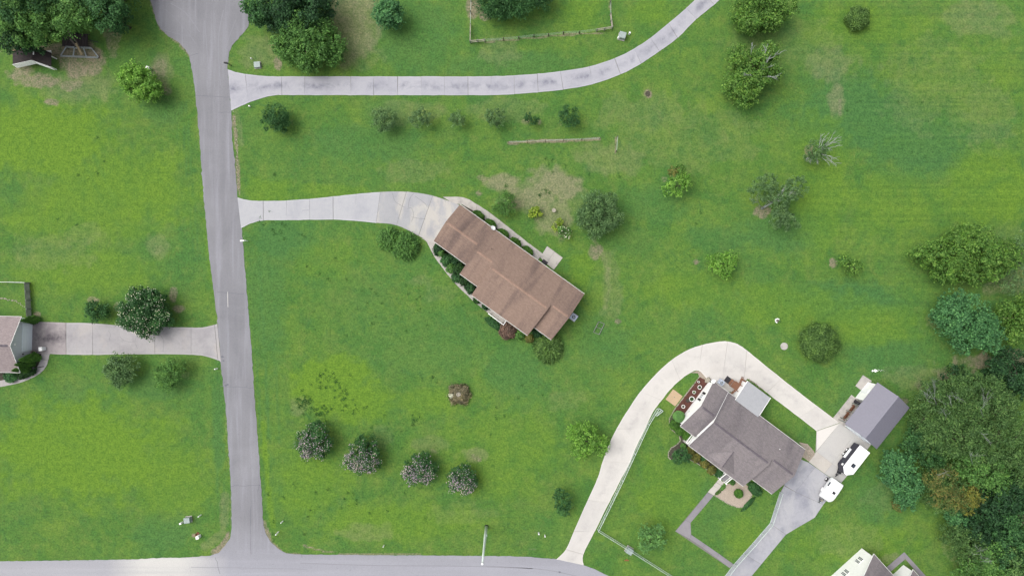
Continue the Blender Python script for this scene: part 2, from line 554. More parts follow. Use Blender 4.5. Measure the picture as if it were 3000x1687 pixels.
def build_ground():
    fx = np.arange(-98, 98.01, .36)
    fy = np.arange(-58, 58.01, .36)
    far = np.array([3, 8, 18, 40, 90, 200, 500, 1200, 2600.])
    xs = np.concatenate([-98 - far[::-1], fx, fx[-1] + far])
    ys = np.concatenate([-58 - far[::-1], fy, fy[-1] + far])
    X, Y = np.meshgrid(xs, ys)
    nx, ny = len(xs), len(ys)
    co = np.stack([X.ravel(), Y.ravel(), np.zeros(nx * ny)], 1)
    i = np.arange(nx * ny).reshape(ny, nx)
    q = np.stack([i[:-1, :-1], i[:-1, 1:], i[1:, 1:], i[1:, :-1]], -1).reshape(-1, 4)
    me = bpy.data.meshes.new('ground')
    me.vertices.add(len(co))
    me.vertices.foreach_set('co', co.astype(np.float32).ravel())
    me.loops.add(q.size)
    me.loops.foreach_set('vertex_index', q.astype(np.int32).ravel())
    me.polygons.add(len(q))
    me.polygons.foreach_set('loop_start', np.arange(0, q.size, 4, dtype=np.int32))
    me.update(calc_edges=True)
    # wear of the turf: dry, bare, lush, bright (each a patch with its own shape)
    PX = X * PXM + 1500
    PY = -Y * PXM + 843.5
    wob = vnoise(X, Y, 2.2, 1) * .5 + vnoise(X, Y, .8, 2) * .5
    chan = [np.zeros_like(X) for _ in range(4)]
    def blob(ch, px, py, rx, ry, amt=1.0, rot=0, hard=.55):
        a = radians(rot)
        dx, dy = PX - px, PY - py
        u = (dx * cos(a) + dy * sin(a)) / rx
        v = (-dx * sin(a) + dy * cos(a)) / ry
        d = np.sqrt(u * u + v * v) + (wob - .5) * 1.0
        m = np.clip((1.25 - d) / hard, 0, 1) * amt
        chan[ch] = np.maximum(chan[ch], m)
    def strip(ch, pts, w, amt=1.0, hard=.6):
        for (x0, y0), (x1, y1) in zip(pts[:-1], pts[1:]):
            L2 = (x1 - x0) ** 2 + (y1 - y0) ** 2
            t = np.clip(((PX - x0) * (x1 - x0) + (PY - y0) * (y1 - y0)) / L2, 0, 1)
            d = np.hypot(PX - x0 - t * (x1 - x0), PY - y0 - t * (y1 - y0)) / w + (wob - .5) * 1.1
            chan[ch] = np.maximum(chan[ch], np.clip((1.2 - d) / hard, 0, 1) * amt)
    D, B, Lu, Br = 0, 1, 2, 3
    for a in [  # dry
        (D, 1030, 70, 75, 130, .85), (D, 1080, 20, 40, 60, .6), (D, 1615, 540, 76, 52, 1.05), (D, 1480, 535, 50, 27, 1.0),
        (D, 1560, 575, 95, 45, .95), (D, 1625, 640, 55, 65, .8), (D, 1700, 590, 60, 40, .4), (D, 1790, 470, 120, 60, .45), (D, 2440, 190, 80, 60, .5),
        (D, 2450, 290, 26, 50, .7), (D, 2860, 60, 110, 60, .45), (D, 2900, 330, 90, 120, .35), (D, 1900, 330, 180, 70, .35),
        (D, 1050, 180, 80, 40, .35), (D, 230, 250, 120, 60, .5), (D, 470, 230, 40, 70, .6), (D, 760, 150, 60, 60, .45),
        (D, 1460, 150, 70, 50, .4), (D, 1200, 330, 120, 40, .4), (D, 1480, 320, 160, 40, .35), (D, 1200, 500, 120, 40, .35),
        (D, 130, 740, 160, 60, .35), (D, 240, 690, 70, 40, .35), (D, 460, 720, 40, 40, .45), (D, 1790, 850, 40, 120, .4),
        (D, 1230, 820, 40, 20, .35), (D, 1300, 860, 60, 30, .3), (D, 2950, 700, 80, 60, .3), (D, 1360, 1500, 120, 40, .3),
        (D, 1080, 1560, 110, 30, .45), (D, 2600, 1450, 80, 60, .3), (D, 2480, 1590, 120, 60, .35), (D, 2620, 1635, 40, 18, .6),
        (D, 2700, 1110, 160, 40, .4), (D, 1260, 1300, 60, 30, .4), (D, 1390, 1330, 40, 25, .55), (D, 1120, 1280, 40, 40, .35),
        (D, 880, 1195, 40, 30, .5), (D, 740, 175, 30, 30, .5), (D, 1660, 1180, 80, 40, .3), (D, 100, 1180, 90, 30, .2)]:
        blob(*a)
    for a in [  # bare soil
        (B, 60, 215, 50, 30, .85), (B, 120, 235, 80, 26, .85), (B, 215, 200, 50, 40, .9), (B, 265, 185, 56, 40, .85), (B, 210, 250, 44, 22, .75), (B, 235, 150, 80, 40, 1),
        (B, 150, 300, 26, 12, .9), (B, 180, 150, 90, 30, .9), (B, 330, 110, 40, 60, .7), (B, 345, 40, 40, 80, .6), (B, 60, 150, 60, 20, .7),
        (B, 470, 205, 26, 30, .7), (B, 490, 270, 20, 20, .6), (B, 813, 190, 14, 24, .9), (B, 1385, 25, 26, 38, .9), (B, 1420, 45, 20, 18, .9),
        (B, 1898, 276, 14, 14, 1.0), (B, 1410, 522, 26, 10, .7), (B, 1405, 566, 12, 8, .8), (B, 1745, 735, 22, 26, .8), (B, 1780, 800, 10, 60, .45, 10),
        (B, 2460, 310, 10, 34, .6), (B, 2370, 440, 18, 16, .8), (B, 2235, 622, 26, 20, .9), (B, 2440, 770, 12, 16, .9), (B, 1945, 525, 12, 16, .6),
        (B, 2041, 766, 10, 8, 1.0), (B, 508, 868, 14, 26, .8), (B, 520, 905, 22, 16, .8), (B, 275, 880, 26, 12, .8), (B, 340, 900, 14, 20, .6),
        (B, 107, 925, 12, 16, .9), (B, 545, 1100, 20, 20, .5), (B, 2870, 1060, 50, 30, .9), (B, 2960, 1060, 60, 40, .9), (B, 2740, 940, 40, 34, .55),
        (B, 2940, 820, 90, 60, .6), (B, 1810, 942, 14, 10, .9), (B, 572, 1568, 14, 9, 1.0), (B, 1567, 1560, 8, 8, .7), (B, 1560, 1607, 18, 6, .6),
        (B, 1270, 1320, 22, 8, .6, 25), (B, 1395, 1340, 22, 10, .7, 30), (B, 1540, 356, 14, 10, .7), (B, 1580, 356, 10, 10, .7), (B, 1645, 365, 10, 6, .6),
        (B, 1900, 1100, 5, 5, .3), (B, 455, 660, 26, 10, .4), (B, 465, 730, 22, 18, .5), (B, 2835, 1200, 140, 160, .8), (B, 2900, 1480, 120, 140, .8),
        (B, 2650, 1175, 18, 14, .8), (B, 2560, 1086, 14, 6, .5), (B, 2800, 1600, 60, 60, .5), (B, 1345, 1155, 30, 30, .8), (B, 855, 360, 8, 16, .5)]:
        blob(*a)
    strip(B, [(1421, 124), (1500, 118), (1640, 104), (1787, 95)], 4.5, .85)
    strip(B, [(1787, 0), (1788, 60)], 4, .8)
    strip(B, [(1378, 76), (1378, 127)], 2.5, .4)
    strip(B, [(1490, 418), (1600, 415), (1756, 408)], 6.5, 1.0)
    strip(B, [(1806, 402), (1804, 447)], 4, .9)
    strip(B, [(130, 285), (190, 330), (235, 345)], 4, .5)
    strip(Lu, [(190, 340), (280, 465), (340, 600)], 6, .75)
    strip(Lu, [(170, 360), (250, 480), (300, 590), (345, 660)], 4, .6)
    for xx, aa in ((548, .6), (562, .5), (530, .4)):
        strip(Lu, [(xx - 16, 300), (xx, 520), (xx + 22, 760)], 3, aa)
    for xx, aa in ((735, .5), (760, .6), (790, .4)):
        strip(Lu, [(xx, 760), (xx + 14, 1000), (xx + 30, 1300)], 5, aa)
    for xx in (628, 645):
        strip(Lu, [(xx - 8, 1110), (xx, 1250), (xx + 14, 1500)], 4, .5)
    strip(D, [(600, 320), (625, 560)], 5, .3)
    strip(D, [(690, 300), (705, 420)], 12, .45)
    strip(D, [(1000, 30), (1020, 140), (1010, 190)], 30, .6)
    strip(D, [(1740, 700), (1775, 770), (1785, 850), (1775, 900)], 9, .6)
    strip(D, [(660, 1450), (655, 1560), (600, 1600)], 16, .5)
    strip(Br, [(770, 1240), (785, 1420), (800, 1540)], 9, .7)
    strip(Br, [(640, 800), (652, 930)], 12, .5)
    strip(B, [(684, 340), (694, 440), (697, 520), (702, 570)], 7, .9)        # gravelly verges of the road
    strip(B, [(714, 690), (722, 800)], 4, .55)
    strip(B, [(672, 160), (662, 210)], 5, .5)
    strip(B, [(670, 1560), (655, 1598), (630, 1618)], 13, .95)
    strip(B, [(772, 1530), (795, 1590), (830, 1620), (875, 1625)], 8, .9)
    strip(B, [(890, 1598), (940, 1612), (1000, 1620), (1100, 1622), (1230, 1622)], 4, .9)
    strip(B, [(0, 1640), (300, 1637), (600, 1628)], 3, .4)
    strip(B, [(440, 0), (450, 29), (473, 87), (524, 125), (555, 163)], 7, .9)
    strip(B, [(575, 300), (590, 480), (616, 757), (640, 960)], 4, .55)
    strip(B, [(660, 1200), (674, 1400), (676, 1540)], 4, .6)
    for a in [  # lush, bluish
        (Lu, 2500, 330, 180, 110, .8), (Lu, 2700, 420, 150, 130, .7), (Lu, 2480, 880, 180, 60, .8), (Lu, 2300, 690, 120, 60, .6), (Lu, 1250, 1000, 260, 130, .35),
        (Lu, 830, 700, 110, 60, .7), (Lu, 780, 900, 60, 200, .5), (Lu, 1900, 600, 120, 60, .4), (Lu, 1100, 420, 200, 60, .5), (Lu, 1220, 110, 120, 120, .5),
        (Lu, 1500, 190, 220, 40, .5), (Lu, 1120, 330, 60, 60, .4), (Lu, 450, 1130, 120, 40, .5), (Lu, 250, 1180, 120, 60, .4), (Lu, 640, 1250, 20, 180, .6),
        (Lu, 2050, 1500, 120, 90, .4), (Lu, 1990, 1380, 60, 40, .5), (Lu, 2600, 1040, 120, 60, .6), (Lu, 2500, 1180, 60, 90, .5), (Lu, 2560, 1460, 50, 80, .5),
        (Lu, 470, 1560, 90, 60, .5), (Lu, 800, 1440, 60, 60, .5), (Lu, 1500, 1080, 80, 80, .5), (Lu, 1760, 1010, 90, 90, .4), (Lu, 480, 320, 60, 60, .5),
        (Lu, 1730, 1600, 60, 20, .3), (Lu, 2100, 700, 100, 40, .5), (Lu, 1850, 700, 90, 60, .3), (Lu, 1650, 900, 60, 60, .5), (Lu, 1000, 870, 160, 100, .2)]:
        blob(*a)
    for a in [  # bright
        (Br, 110, 400, 220, 120, .85), (Br, 330, 560, 240, 130, .6), (Br, 170, 620, 160, 80, .5), (Br, 250, 800, 200, 70, .5), (Br, 230, 1320, 260, 150, .8),
        (Br, 500, 1400, 120, 120, .6), (Br, 980, 1130, 110, 80, 1.0), (Br, 1040, 1180, 120, 60, .8), (Br, 900, 1420, 110, 90, .6), (Br, 1150, 1530, 250, 60, .55),
        (Br, 1480, 1320, 180, 140, .4), (Br, 2850, 250, 200, 120, .3), (Br, 2650, 600, 240, 90, .4), (Br, 2900, 560, 140, 120, .6), (D, 2750, 250, 200, 160, .3), (D, 2000, 400, 260, 120, .3), (D, 2300, 120, 200, 80, .3), (Br, 2300, 900, 220, 60, .45),
        (Br, 2560, 950, 160, 60, .5), (Br, 2520, 80, 200, 60, .4), (Br, 2400, 540, 90, 200, .45), (Br, 2500, 1600, 200, 60, .5), (Br, 1960, 1450, 90, 120, .5),
        (Br, 2180, 1560, 60, 60, .4), (Br, 1700, 40, 60, 60, .5), (Br, 1900, 30, 60, 40, .5), (Br, 780, 560, 70, 40, .6), (Br, 960, 560, 120, 24, .5), (Br, 1700, 800, 40, 60, .6),
        (Br, 1500, 760, 60, 40, .3), (Br, 1240, 1180, 90, 50, .5), (Br, 620, 700, 20, 160, .4), (Br, 2030, 850, 160, 50, .4), (Br, 1470, 250, 180, 14, .3), (Br, 950, 760, 90, 60, .3)]:
        blob(*a)
    at = me.color_attributes.new('wear', 'FLOAT_COLOR', 'POINT')
    arr = np.stack([c.ravel() for c in chan], 1).astype(np.float32)
    at.data.foreach_set('color', arr.ravel())
    me.materials.append(M['lawn'])
    o = bpy.data.objects.new('ground', me)
    COL.objects.link(o)
    struct(o, 'mown green lawn with dry and bare patches')
build_ground()

# ------------------------------------------------------------------ roads
def rough_edge(pts, step=9.0, amp=1.1, seed=0, closed=True):
    """resample an outline (photo px) and give it the crumbled edge of real paving"""
    r = random.Random(seed)
    out = []
    n = len(pts)
    for i in range(n if closed else n - 1):
        a, b = pts[i], pts[(i + 1) % n]
        L = math.hypot(b[0] - a[0], b[1] - a[1])
        k = max(1, int(L / step))
        for j in range(k):
            t = j / k
            out.append((a[0] + (b[0] - a[0]) * t + r.gauss(0, amp), a[1] + (b[1] - a[1]) * t + r.gauss(0, amp * .6)))
    return out

road_px = [(555, 163), (560, 198), (568, 233), (579, 335), (585, 419), (598, 590), (614, 757), (638, 949), (646, 1054), (664, 1223), (675, 1398),
           (678, 1485), (679, 1549), (673, 1577), (659, 1599), (640, 1618), (617, 1626), (557, 1631), (450, 1634), (396, 1637), (233, 1640), (0, 1643),
           (-250, 1648), (-250, 1765), (600, 1752), (1400, 1750), (1580, 1765), (1700, 1800), (1800, 1870), (1880, 1960), (1990, 1900), (1900, 1790), (1830, 1718),
           (1780, 1684), (1740, 1665), (1710, 1654), (1630, 1637), (1566, 1631), (1500, 1628), (1256, 1626), (1000, 1624),
           (877, 1623), (839, 1620), (813, 1605), (792, 1584), (777, 1558), (772, 1539), (768, 1475), (763, 1400), (751, 1223), (734, 990), (713, 722),
           (708, 664), (696, 579), (687, 466), (681, 419), (678, 325), (667, 204), (668, 180), (671, 154), (681, 134), (710, 102), (728, 79), (731, 64),
           (724, 36), (712, 10), (715, -30), (720, -80), (700, -140), (640, -190), (570, -205), (500, -185), (450, -130), (436, -60), (440, 0), (450, 29),
           (458, 61), (473, 87), (495, 108), (524, 125), (544, 146)]
mb = MB().prism([P2(*p) for p in rough_edge(road_px, 8, .8, 3)], -.05, .030)
road = struct(mb.obj('road', M['asphalt']), 'grey asphalt lane with turning circle and cross street')
# stub of a neighbouring drive beyond the turning circle
mb = MB().prism([P2(*p) for p in rough_edge([(727, 28), (748, 34), (750, 48), (740, 66), (735, 62)], 6, .5, 4)], -.05, .022)
struct(mb.obj('road', M['asphalt']), 'stub of asphalt drive beside the turning circle')

def ribbon(mb, pts, w, z):
    """flat strip along a px polyline, w metres wide"""
    q = [np.array(P2(*p)) for p in pts]
    vs = []
    for i, p in enumerate(q):
        d = q[min(i + 1, len(q) - 1)] - q[max(i - 1, 0)]
        d = d / np.linalg.norm(d)
        n = np.array([-d[1], d[0]]) * w / 2
        vs += [(*(p + n), z), (*(p - n), z)]
    mb.add(vs, [(2 * i, 2 * i + 1, 2 * i + 3, 2 * i + 2) for i in range(len(q) - 1)])

def wiggle(a, b, n, amp, seed):
    r = random.Random(seed)
    return [(a[0] + (b[0] - a[0]) * i / n + r.uniform(-amp, amp), a[1] + (b[1] - a[1]) * i / n + r.uniform(-amp, amp)) for i in range(n + 1)]
for k, (a, b, am) in enumerate([((557, 165), (582, 156), 1.2), ((680, 330), (640, 330), .8), ((762, 1420), (700, 1423), 1), ((637, 855), (715, 862), .8), ((700, 1420), (676, 1424), .8),
                                ((646, 1130), (742, 1136), 1), ((735, 1480), (733, 1560), 1), ((735, 1560), (735, 1624), 1), ((632, 1630), (645, 1680), 1.2), ((884, 1624), (885, 1632), .5),
                                ((760, 1418), (755, 1440), .6), ((572, 280), (676, 286), .8)]):
    c = MB()
    ribbon(c, wiggle(a, b, 10, am, k), .055, .0345)
    c.obj('crack', M['crack'], road)
c = MB()
ribbon(c, [(667, 855), (667.4, 876), (668, 899)], .075, .0345)
c.obj('painted_line', M['conc_white'], road)
for k, (x, y, s) in enumerate([(652, 1045, 5), (655, 1056, 4), (662, 1128, 5), (668, 1126, 4), (657, 1120, 3), (1639, 1674, 4)]):
    c = MB()
    r = random.Random(k)
    c.prism([P2(x + s * r.uniform(.5, 1.2) * cos(a), y + s * r.uniform(.3, .8) * sin(a)) for a in np.linspace(0, 2 * pi, 9)[:-1]], .031, .0345)
    c.obj('tar_patch', M['crack'], road)

for k, pts in enumerate([[(470, 20), (510, 50), (545, 90), (575, 130)], [(500, 10), (545, 40), (585, 95)], [(470, 85), (520, 100), (560, 108)], [(600, 60), (606, 140), (612, 230)], [(628, 40), (622, 150), (630, 260)], [(655, 30), (640, 120), (646, 250)], [(690, 60), (668, 120), (655, 170)],
                         [(880, 1648), (1100, 1655), (1350, 1657), (1560, 1664)], [(560, 1660), (700, 1662), (900, 1666)], [(1420, 1656), (1600, 1668), (1740, 1700)]]):
    c = MB()
    seg, last = catmull(pts, 8)
    q = [tuple(v) for sgm in seg for v in sgm] + [tuple(last)]
    ribbon(c, q, .07 + .05 * (k % 2), .0335)
    c.obj('scuff_mark', M['scuff'], road)
# ------------------------------------------------------------------ concrete drives, slab by slab
def shrink(poly, d):
    cx = sum(p[0] for p in poly) / len(poly); cy = sum(p[1] for p in poly) / len(poly)
    out = []
    for x, y in poly:
        L = math.hypot(x - cx, y - cy) or 1
        out.append((cx + (x - cx) * (1 - d / L), cy + (y - cy) * (1 - d / L)))
    return out

def paving(name, label, outline_px, z=.012, joint='joint'):
    mb = MB().prism([P2(*p) for p in outline_px], -.06, z)
    return struct(mb.obj(name, M[joint]), label)

def slab_run(name, label, pairs, mat, z=.05, mats=None, gap=.02, joint='joint'):
    """pairs: (left px, right px, joint?) along the drive; every field between two joints is one slab"""
    Ls, le = catmull([p[0] for p in pairs], 4)
    Rs, re = catmull([p[1] for p in pairs], 4)
    fullL = [q for s in Ls for q in s] + [le]
    fullR = [q for s in Rs for q in s] + [re]
    inner = 1.0
    base = paving(name, label, [tuple(q) for q in fullL] + [tuple(q) for q in fullR[::-1]], joint=joint)
    start = 0
    k = 0
    for i in range(1, len(pairs)):
        if i == len(pairs) - 1 or pairs[i][2]:
            L = [np.array(P2(*q)) for q in fullL[start * 4:i * 4 + 1]]
            R = [np.array(P2(*q)) for q in fullR[start * 4:i * 4 + 1]]
            def pull(line):
                line = [p.copy() for p in line]
                d = line[1] - line[0]; line[0] += d / np.linalg.norm(d) * gap
                d = line[-2] - line[-1]; line[-1] += d / np.linalg.norm(d) * gap
                return line
            L, R = pull(L), pull(R)
            rr = random.Random(len(label) * 7 + k)
            jl = [p + np.array([rr.gauss(0, .018), rr.gauss(0, .018)]) for p in L]
            jr = [p + np.array([rr.gauss(0, .018), rr.gauss(0, .018)]) for p in R]
            mt = (mats or {}).get(k, mat)
            slab_strip(jl, jr, -.04, z + rr.uniform(-.006, .006), mt, base)
            start = i
            k += 1
    return base

def slab_strip(L, R, z0, z1, mat, base):
    """one poured field: top in seven columns so that the wear along the middle of the lane can follow it"""
    cols = [0, .05, .22, .5, .78, .95, 1]
    n, c = len(L), len(cols)
    vs, at = [], []
    for i in range(n):
        for q in cols:
            p = L[i] * (1 - q) + R[i] * q
            vs.append((p[0], p[1], z1)); at.append(1 - abs(q - .5) * 2)
    fs = [(i * c + j, i * c + j + 1, (i + 1) * c + j + 1, (i + 1) * c + j) for i in range(n - 1) for j in range(c - 1)]
    d = np.cross(np.append(R[0] - L[0], 0), np.append(L[-1] - L[0], 0))[2]
    if d < 0:
        fs = [f[::-1] for f in fs]
    ring = [i * c for i in range(n)] + [(n - 1) * c + j for j in range(1, c)] + [i * c + c - 1 for i in range(n - 2, -1, -1)] + [j for j in range(c - 2, 0, -1)]
    b0 = len(vs)
    for k in ring:
        vs.append((vs[k][0], vs[k][1], z0)); at.append(at[k])
    for a in range(len(ring)):
        b = (a + 1) % len(ring)
        f = (ring[a], ring[b], b0 + b, b0 + a)
        fs.append(f if d < 0 else f[::-1])
    me = MB().add(vs, fs).mesh('slab', mat)
    me.attributes.new('lane', 'FLOAT', 'POINT').data.foreach_set('value', at)
    return put('slab', me, base)

def slab_polys(name, label, polys, outline, mat, z=.05, mats=None, joint='joint'):
    base = paving(name, label, outline, joint=joint)
    for k, p in enumerate(polys):
        rr = random.Random(k + 5)
        MB().prism(shrink([P2(*q) for q in p], .025), -.04, z + rr.uniform(-.005, .005)).obj('slab', (mats or {}).get(k, mat), base)
    return base

J, N = True, False
slab_run('driveway', 'long curving grey concrete driveway at the top of the picture',
    [((667, 204), (678, 325), J), ((690, 211.5), (700, 314), N), ((719, 217.5), (728, 301.5), J), ((754, 222), (759, 291), J), ((790, 224.5), (793, 281.5), N), ((825, 225), (826, 279), J)]
    + [((x, 225), (x, 279.5), J) for x in (893, 961, 1028, 1095, 1165, 1234, 1302, 1371)]
    + [((1439, 224.5), (1439, 279.5), J), ((1506, 222), (1507, 276.5), J), ((1574, 217), (1577, 271), J), ((1642, 210), (1650, 263.5), J), ((1727, 195.5), (1737, 247), J),
       ((1801, 171.5), (1818, 218.5), J), ((1858, 143.5), (1878, 187), J), ((1905, 112), (1932, 151), J), ((1959, 69), (1985, 112), J), ((2010, 25), (2040, 57), J),
       ((2060, -22), (2092, 15), J), ((2112, -70), (2142, -32), J), ((2160, -112), (2192, -78), J)], M['conc_long'])
bdrive = slab_run('driveway', 'pale concrete driveway widening towards the brown roofed house',
    [((696, 579), (706, 670), J), ((714, 584), (716, 664), N), ((740, 588), (740, 653), N), ((771, 589), (772, 646), J), ((840, 588), (840, 645), J), ((907, 583), (908, 644), J),
     ((976, 576), (976, 643.5), J), ((1044, 569), (1038, 647), J), ((1114, 563), (1102, 653), J), ((1191, 562), (1162, 660), J), ((1268, 574), (1226, 691), J), ((1356, 604), (1272, 718), J)],
    M['conc_brown_house'], mats={6: M['conc_brown_worn'], 7: M['conc_brown_worn'], 8: M['conc_brown_cream'], 9: M['conc_brown_cream']})
for k, pts in enumerate([[(1150, 566), (1158, 590), (1178, 604), (1188, 608)], [(1192, 612), (1205, 610), (1212, 628), (1206, 650)], [(1212, 566), (1200, 585), (1196, 608)], [(1216, 575), (1240, 592), (1252, 606)], [(1206, 636), (1226, 640), (1246, 642)], [(886, 617), (905, 616)], [(1298, 578), (1306, 592)]]):
    c = MB()
    seg, last = catmull(pts, 6)
    q = [(v[0] + random.uniform(-.4, .4), v[1] + random.uniform(-.4, .4)) for sgm in seg for v in sgm] + [tuple(last)]
    ribbon(c, q, .035, .0595)
    c.obj('crack', M['crack'], bdrive)
cdrive = slab_run('driveway', 'old pinkish concrete driveway of the house at the left edge',
    [((637, 948), (648, 1059), J), ((629, 951), (639, 1055), J), ((595, 958.5), (602, 1043), N), ((560, 959), (560, 1038.5), J), ((454, 957), (454, 1037), J), ((352, 953), (352, 1038), J),
     ((272, 947), (272, 1039), J), ((194, 945), (194, 1038), J), ((127, 943), (134, 1036), N), ((86, 943), (86, 1036), J)], M['conc_left'], mats={6: M['conc_left_oily']})
for k, pts in enumerate([[(352, 985), (362, 996), (378, 1001), (392, 1000)], [(400, 985), (396, 1004), (404, 1020)], [(318, 968), (324, 980), (320, 996)], [(470, 980), (480, 1000), (478, 1030)]]):
    c = MB()
    seg, last = catmull(pts, 6)
    ribbon(c, [tuple(v) for sgm in seg for v in sgm] + [tuple(last)], .03, .0595)
    c.obj('crack', M['crack'], cdrive)
slab_run('driveway', 'bright white concrete driveway looping round the grey roofed house',
    [((1630, 1637), (1710, 1654), J), ((1658, 1608), (1709, 1623), J), ((1681, 1556), (1743, 1554), J), ((1722, 1464), (1784, 1472), J), ((1750, 1402), (1820, 1402), N), ((1766, 1350), (1844, 1356), J),
     ((1782, 1306), (1866, 1304), N), ((1806, 1256), (1890, 1255), J), ((1840, 1200), (1914, 1205), N), ((1877, 1146), (1938, 1172), J), ((1926, 1091), (1962, 1142), N), ((1968, 1054), (1992, 1113), J),
     ((2015, 1025), (2020, 1093), N), ((2058, 1010), (2046, 1085), J), ((2101, 1001), (2074, 1112), N), ((2131, 1000), (2112, 1138), J), ((2161, 1008), (2150, 1148), N), ((2188, 1026), (2178, 1126), J),
     ((2225, 1057), (2194, 1110), N), ((2290, 1109), (2246, 1149), J), ((2327, 1138), (2283, 1178), N), ((2395, 1190), (2340, 1221), J), ((2459, 1238), (2391, 1261), J)], M['conc_white'], gap=.011, joint='joint_pale')
slab_polys('parking_pad', 'new light concrete parking pad between the garage and the trailers',
    [[(2392, 1262), (2460, 1239), (2392, 1320)], [(2460, 1239), (2506, 1270), (2438, 1358), (2392, 1322)], [(2506, 1270), (2552, 1301), (2484, 1390), (2438, 1358)],
     [(2392, 1322), (2438, 1358), (2415, 1386), (2369, 1352)], [(2438, 1358), (2484, 1390), (2465, 1413), (2430, 1396), (2415, 1386)]],
    [(2392, 1262), (2460, 1239), (2552, 1301), (2465, 1413), (2430, 1396), (2369, 1352), (2389, 1324)], M['conc_pad'], mats={0: M['conc_white'], 3: M['conc_cream']}, joint='joint_pale')
slab_polys('driveway', 'stained blue grey concrete driveway below the grey roofed house',
    [[(2340, 1342), (2369, 1354), (2388, 1367), (2330, 1440), (2297, 1420)], [(2388, 1367), (2430, 1397), (2464, 1414), (2412, 1477), (2330, 1440)],
     [(2297, 1422), (2330, 1440), (2412, 1477), (2387, 1515), (2332, 1547), (2302, 1565), (2256, 1532), (2286, 1442)],
     [(2256, 1532), (2302, 1565), (2230, 1652), (2178, 1620)], [(2178, 1620), (2230, 1652), (2201, 1687), (2140, 1760), (2062, 1760), (2123, 1687), (2151, 1652)]],
    [(2340, 1342), (2369, 1354), (2430, 1397), (2464, 1414), (2412, 1477), (2387, 1515), (2332, 1547), (2302, 1565), (2201, 1687), (2140, 1760), (2062, 1760), (2123, 1687), (2151, 1652), (2256, 1532), (2286, 1442), (2297, 1420)],
    M['conc_blue'])
slab_run('walkway', 'cream concrete walk along the back of the brown roofed house',
    [((1297, 577), (1330, 598), J), ((1344, 577), (1352, 599), J), ((1367, 582), (1366, 606), N), ((1398, 599), (1394, 622), J), ((1436, 624), (1430, 650), J), ((1466, 647), (1455, 668), J),
     ((1494, 669), (1481, 688), J), ((1523, 692), (1510, 710), J), ((1552, 715), (1538, 733), J), ((1590, 743), (1577, 761), J)], M['conc_walk'])
slab_run('walkway', 'narrow curved cream walk below the brown roofed house',
    [((1236, 698), (1274, 712), J), ((1251, 710), (1272, 722), N), ((1267, 742), (1282, 737), J), ((1287, 772), (1301, 763), J), ((1313, 806), (1328, 797), J), ((1344, 841), (1358, 830), J),
     ((1382, 877), (1394, 864), J), ((1407, 898), (1418, 885), J), ((1432, 918), (1442, 906), J)], M['conc_walk'])
slab_run('walkway', 'curved walk from the left driveway past the arborvitae',
    [((146, 1036), (122, 1036), J), ((141, 1056), (120, 1052), J), ((135, 1073), (112, 1070), N), ((121, 1090), (104, 1083), J), ((91, 1108), (76, 1095), J), ((55, 1122), (46, 1107), J), ((0, 1133), (-3, 1115), J), ((-60, 1140), (-60, 1121), J)], M['conc_left'])
slab_run('walkway', 'cream stepped walk at the foot of the white front stairs',
    [((2106, 1402), (2122, 1412), J), ((2098, 1412), (2114.5, 1421.5), J), ((2090, 1422), (2107, 1431), J), ((2073, 1441), (2091, 1450), J)], M['conc_cream'], z=.06)
slab_polys('walkway', 'dark weathered L shaped walk across the fenced front lawn',
    [[(2073, 1441.5), (2090.5, 1450.5), (2057, 1491), (2041, 1482)], [(2041, 1482), (2057, 1491), (2023, 1530), (2008, 1522)], [(2008, 1522), (2023, 1530), (2025, 1565), (2020, 1577), (1978, 1555)],
     [(2025, 1565), (2066, 1593), (2059, 1603), (2020, 1577)], [(2066, 1593), (2107, 1621.5), (2099, 1633), (2059, 1603)], [(2107, 1621.5), (2150, 1652), (2138, 1663), (2099, 1633)]],
    [(2073, 1441.5), (2090.5, 1450.5), (2023, 1530), (2025, 1565), (2150, 1652), (2138, 1663), (1978, 1555)], M['conc_walk_dark'], z=.045)
slab_polys('walkway', 'grey L shaped path beside the house in the bottom right corner',
    [[(2597, 1660), (2608, 1674), (2652, 1636), (2649, 1616)], [(2649, 1616), (2652, 1636), (2700, 1692), (2716, 1690)], [(2716, 1690), (2700, 1692), (2740, 1740), (2758, 1738)]],
    [(2597, 1660), (2649, 1616), (2758, 1738), (2740, 1740), (2652, 1636), (2608, 1674)], M['conc_walk_dark'], z=.04)
slab_polys('patio', 'small square concrete patio behind the brown roofed house',
    [[(1603, 721), (1625, 737), (1600, 772), (1582, 754)], [(1625, 737), (1649, 755), (1622, 791), (1600, 772)]], [(1603, 721), (1649, 755), (1622, 791), (1582, 754)], M['conc_walk'], z=.09)
slab_polys('patio', 'square concrete pad at the corner of the metal roofed garage',
    [[(2528, 1098), (2554, 1115), (2531, 1149), (2505.5, 1130)]], [(2528, 1098), (2554, 1115), (2531, 1149), (2505.5, 1130)], M['conc_walk'], z=.09)

# ------------------------------------------------------------------ houses
def quad_slab(mb, a, b, c, d, th):
    """roof plane a-b-c-d (counter-clockwise from above) with thickness th below it"""
    vs = [Vector(p) for p in (a, b, c, d)]
    lo = [p - Vector((0, 0, th)) for p in vs]
    mb.add(lo + vs, [(3, 2, 1, 0), (4, 5, 6, 7), (0, 1, 5, 4), (1, 2, 6, 5), (2, 3, 7, 6), (3, 0, 4, 7)])

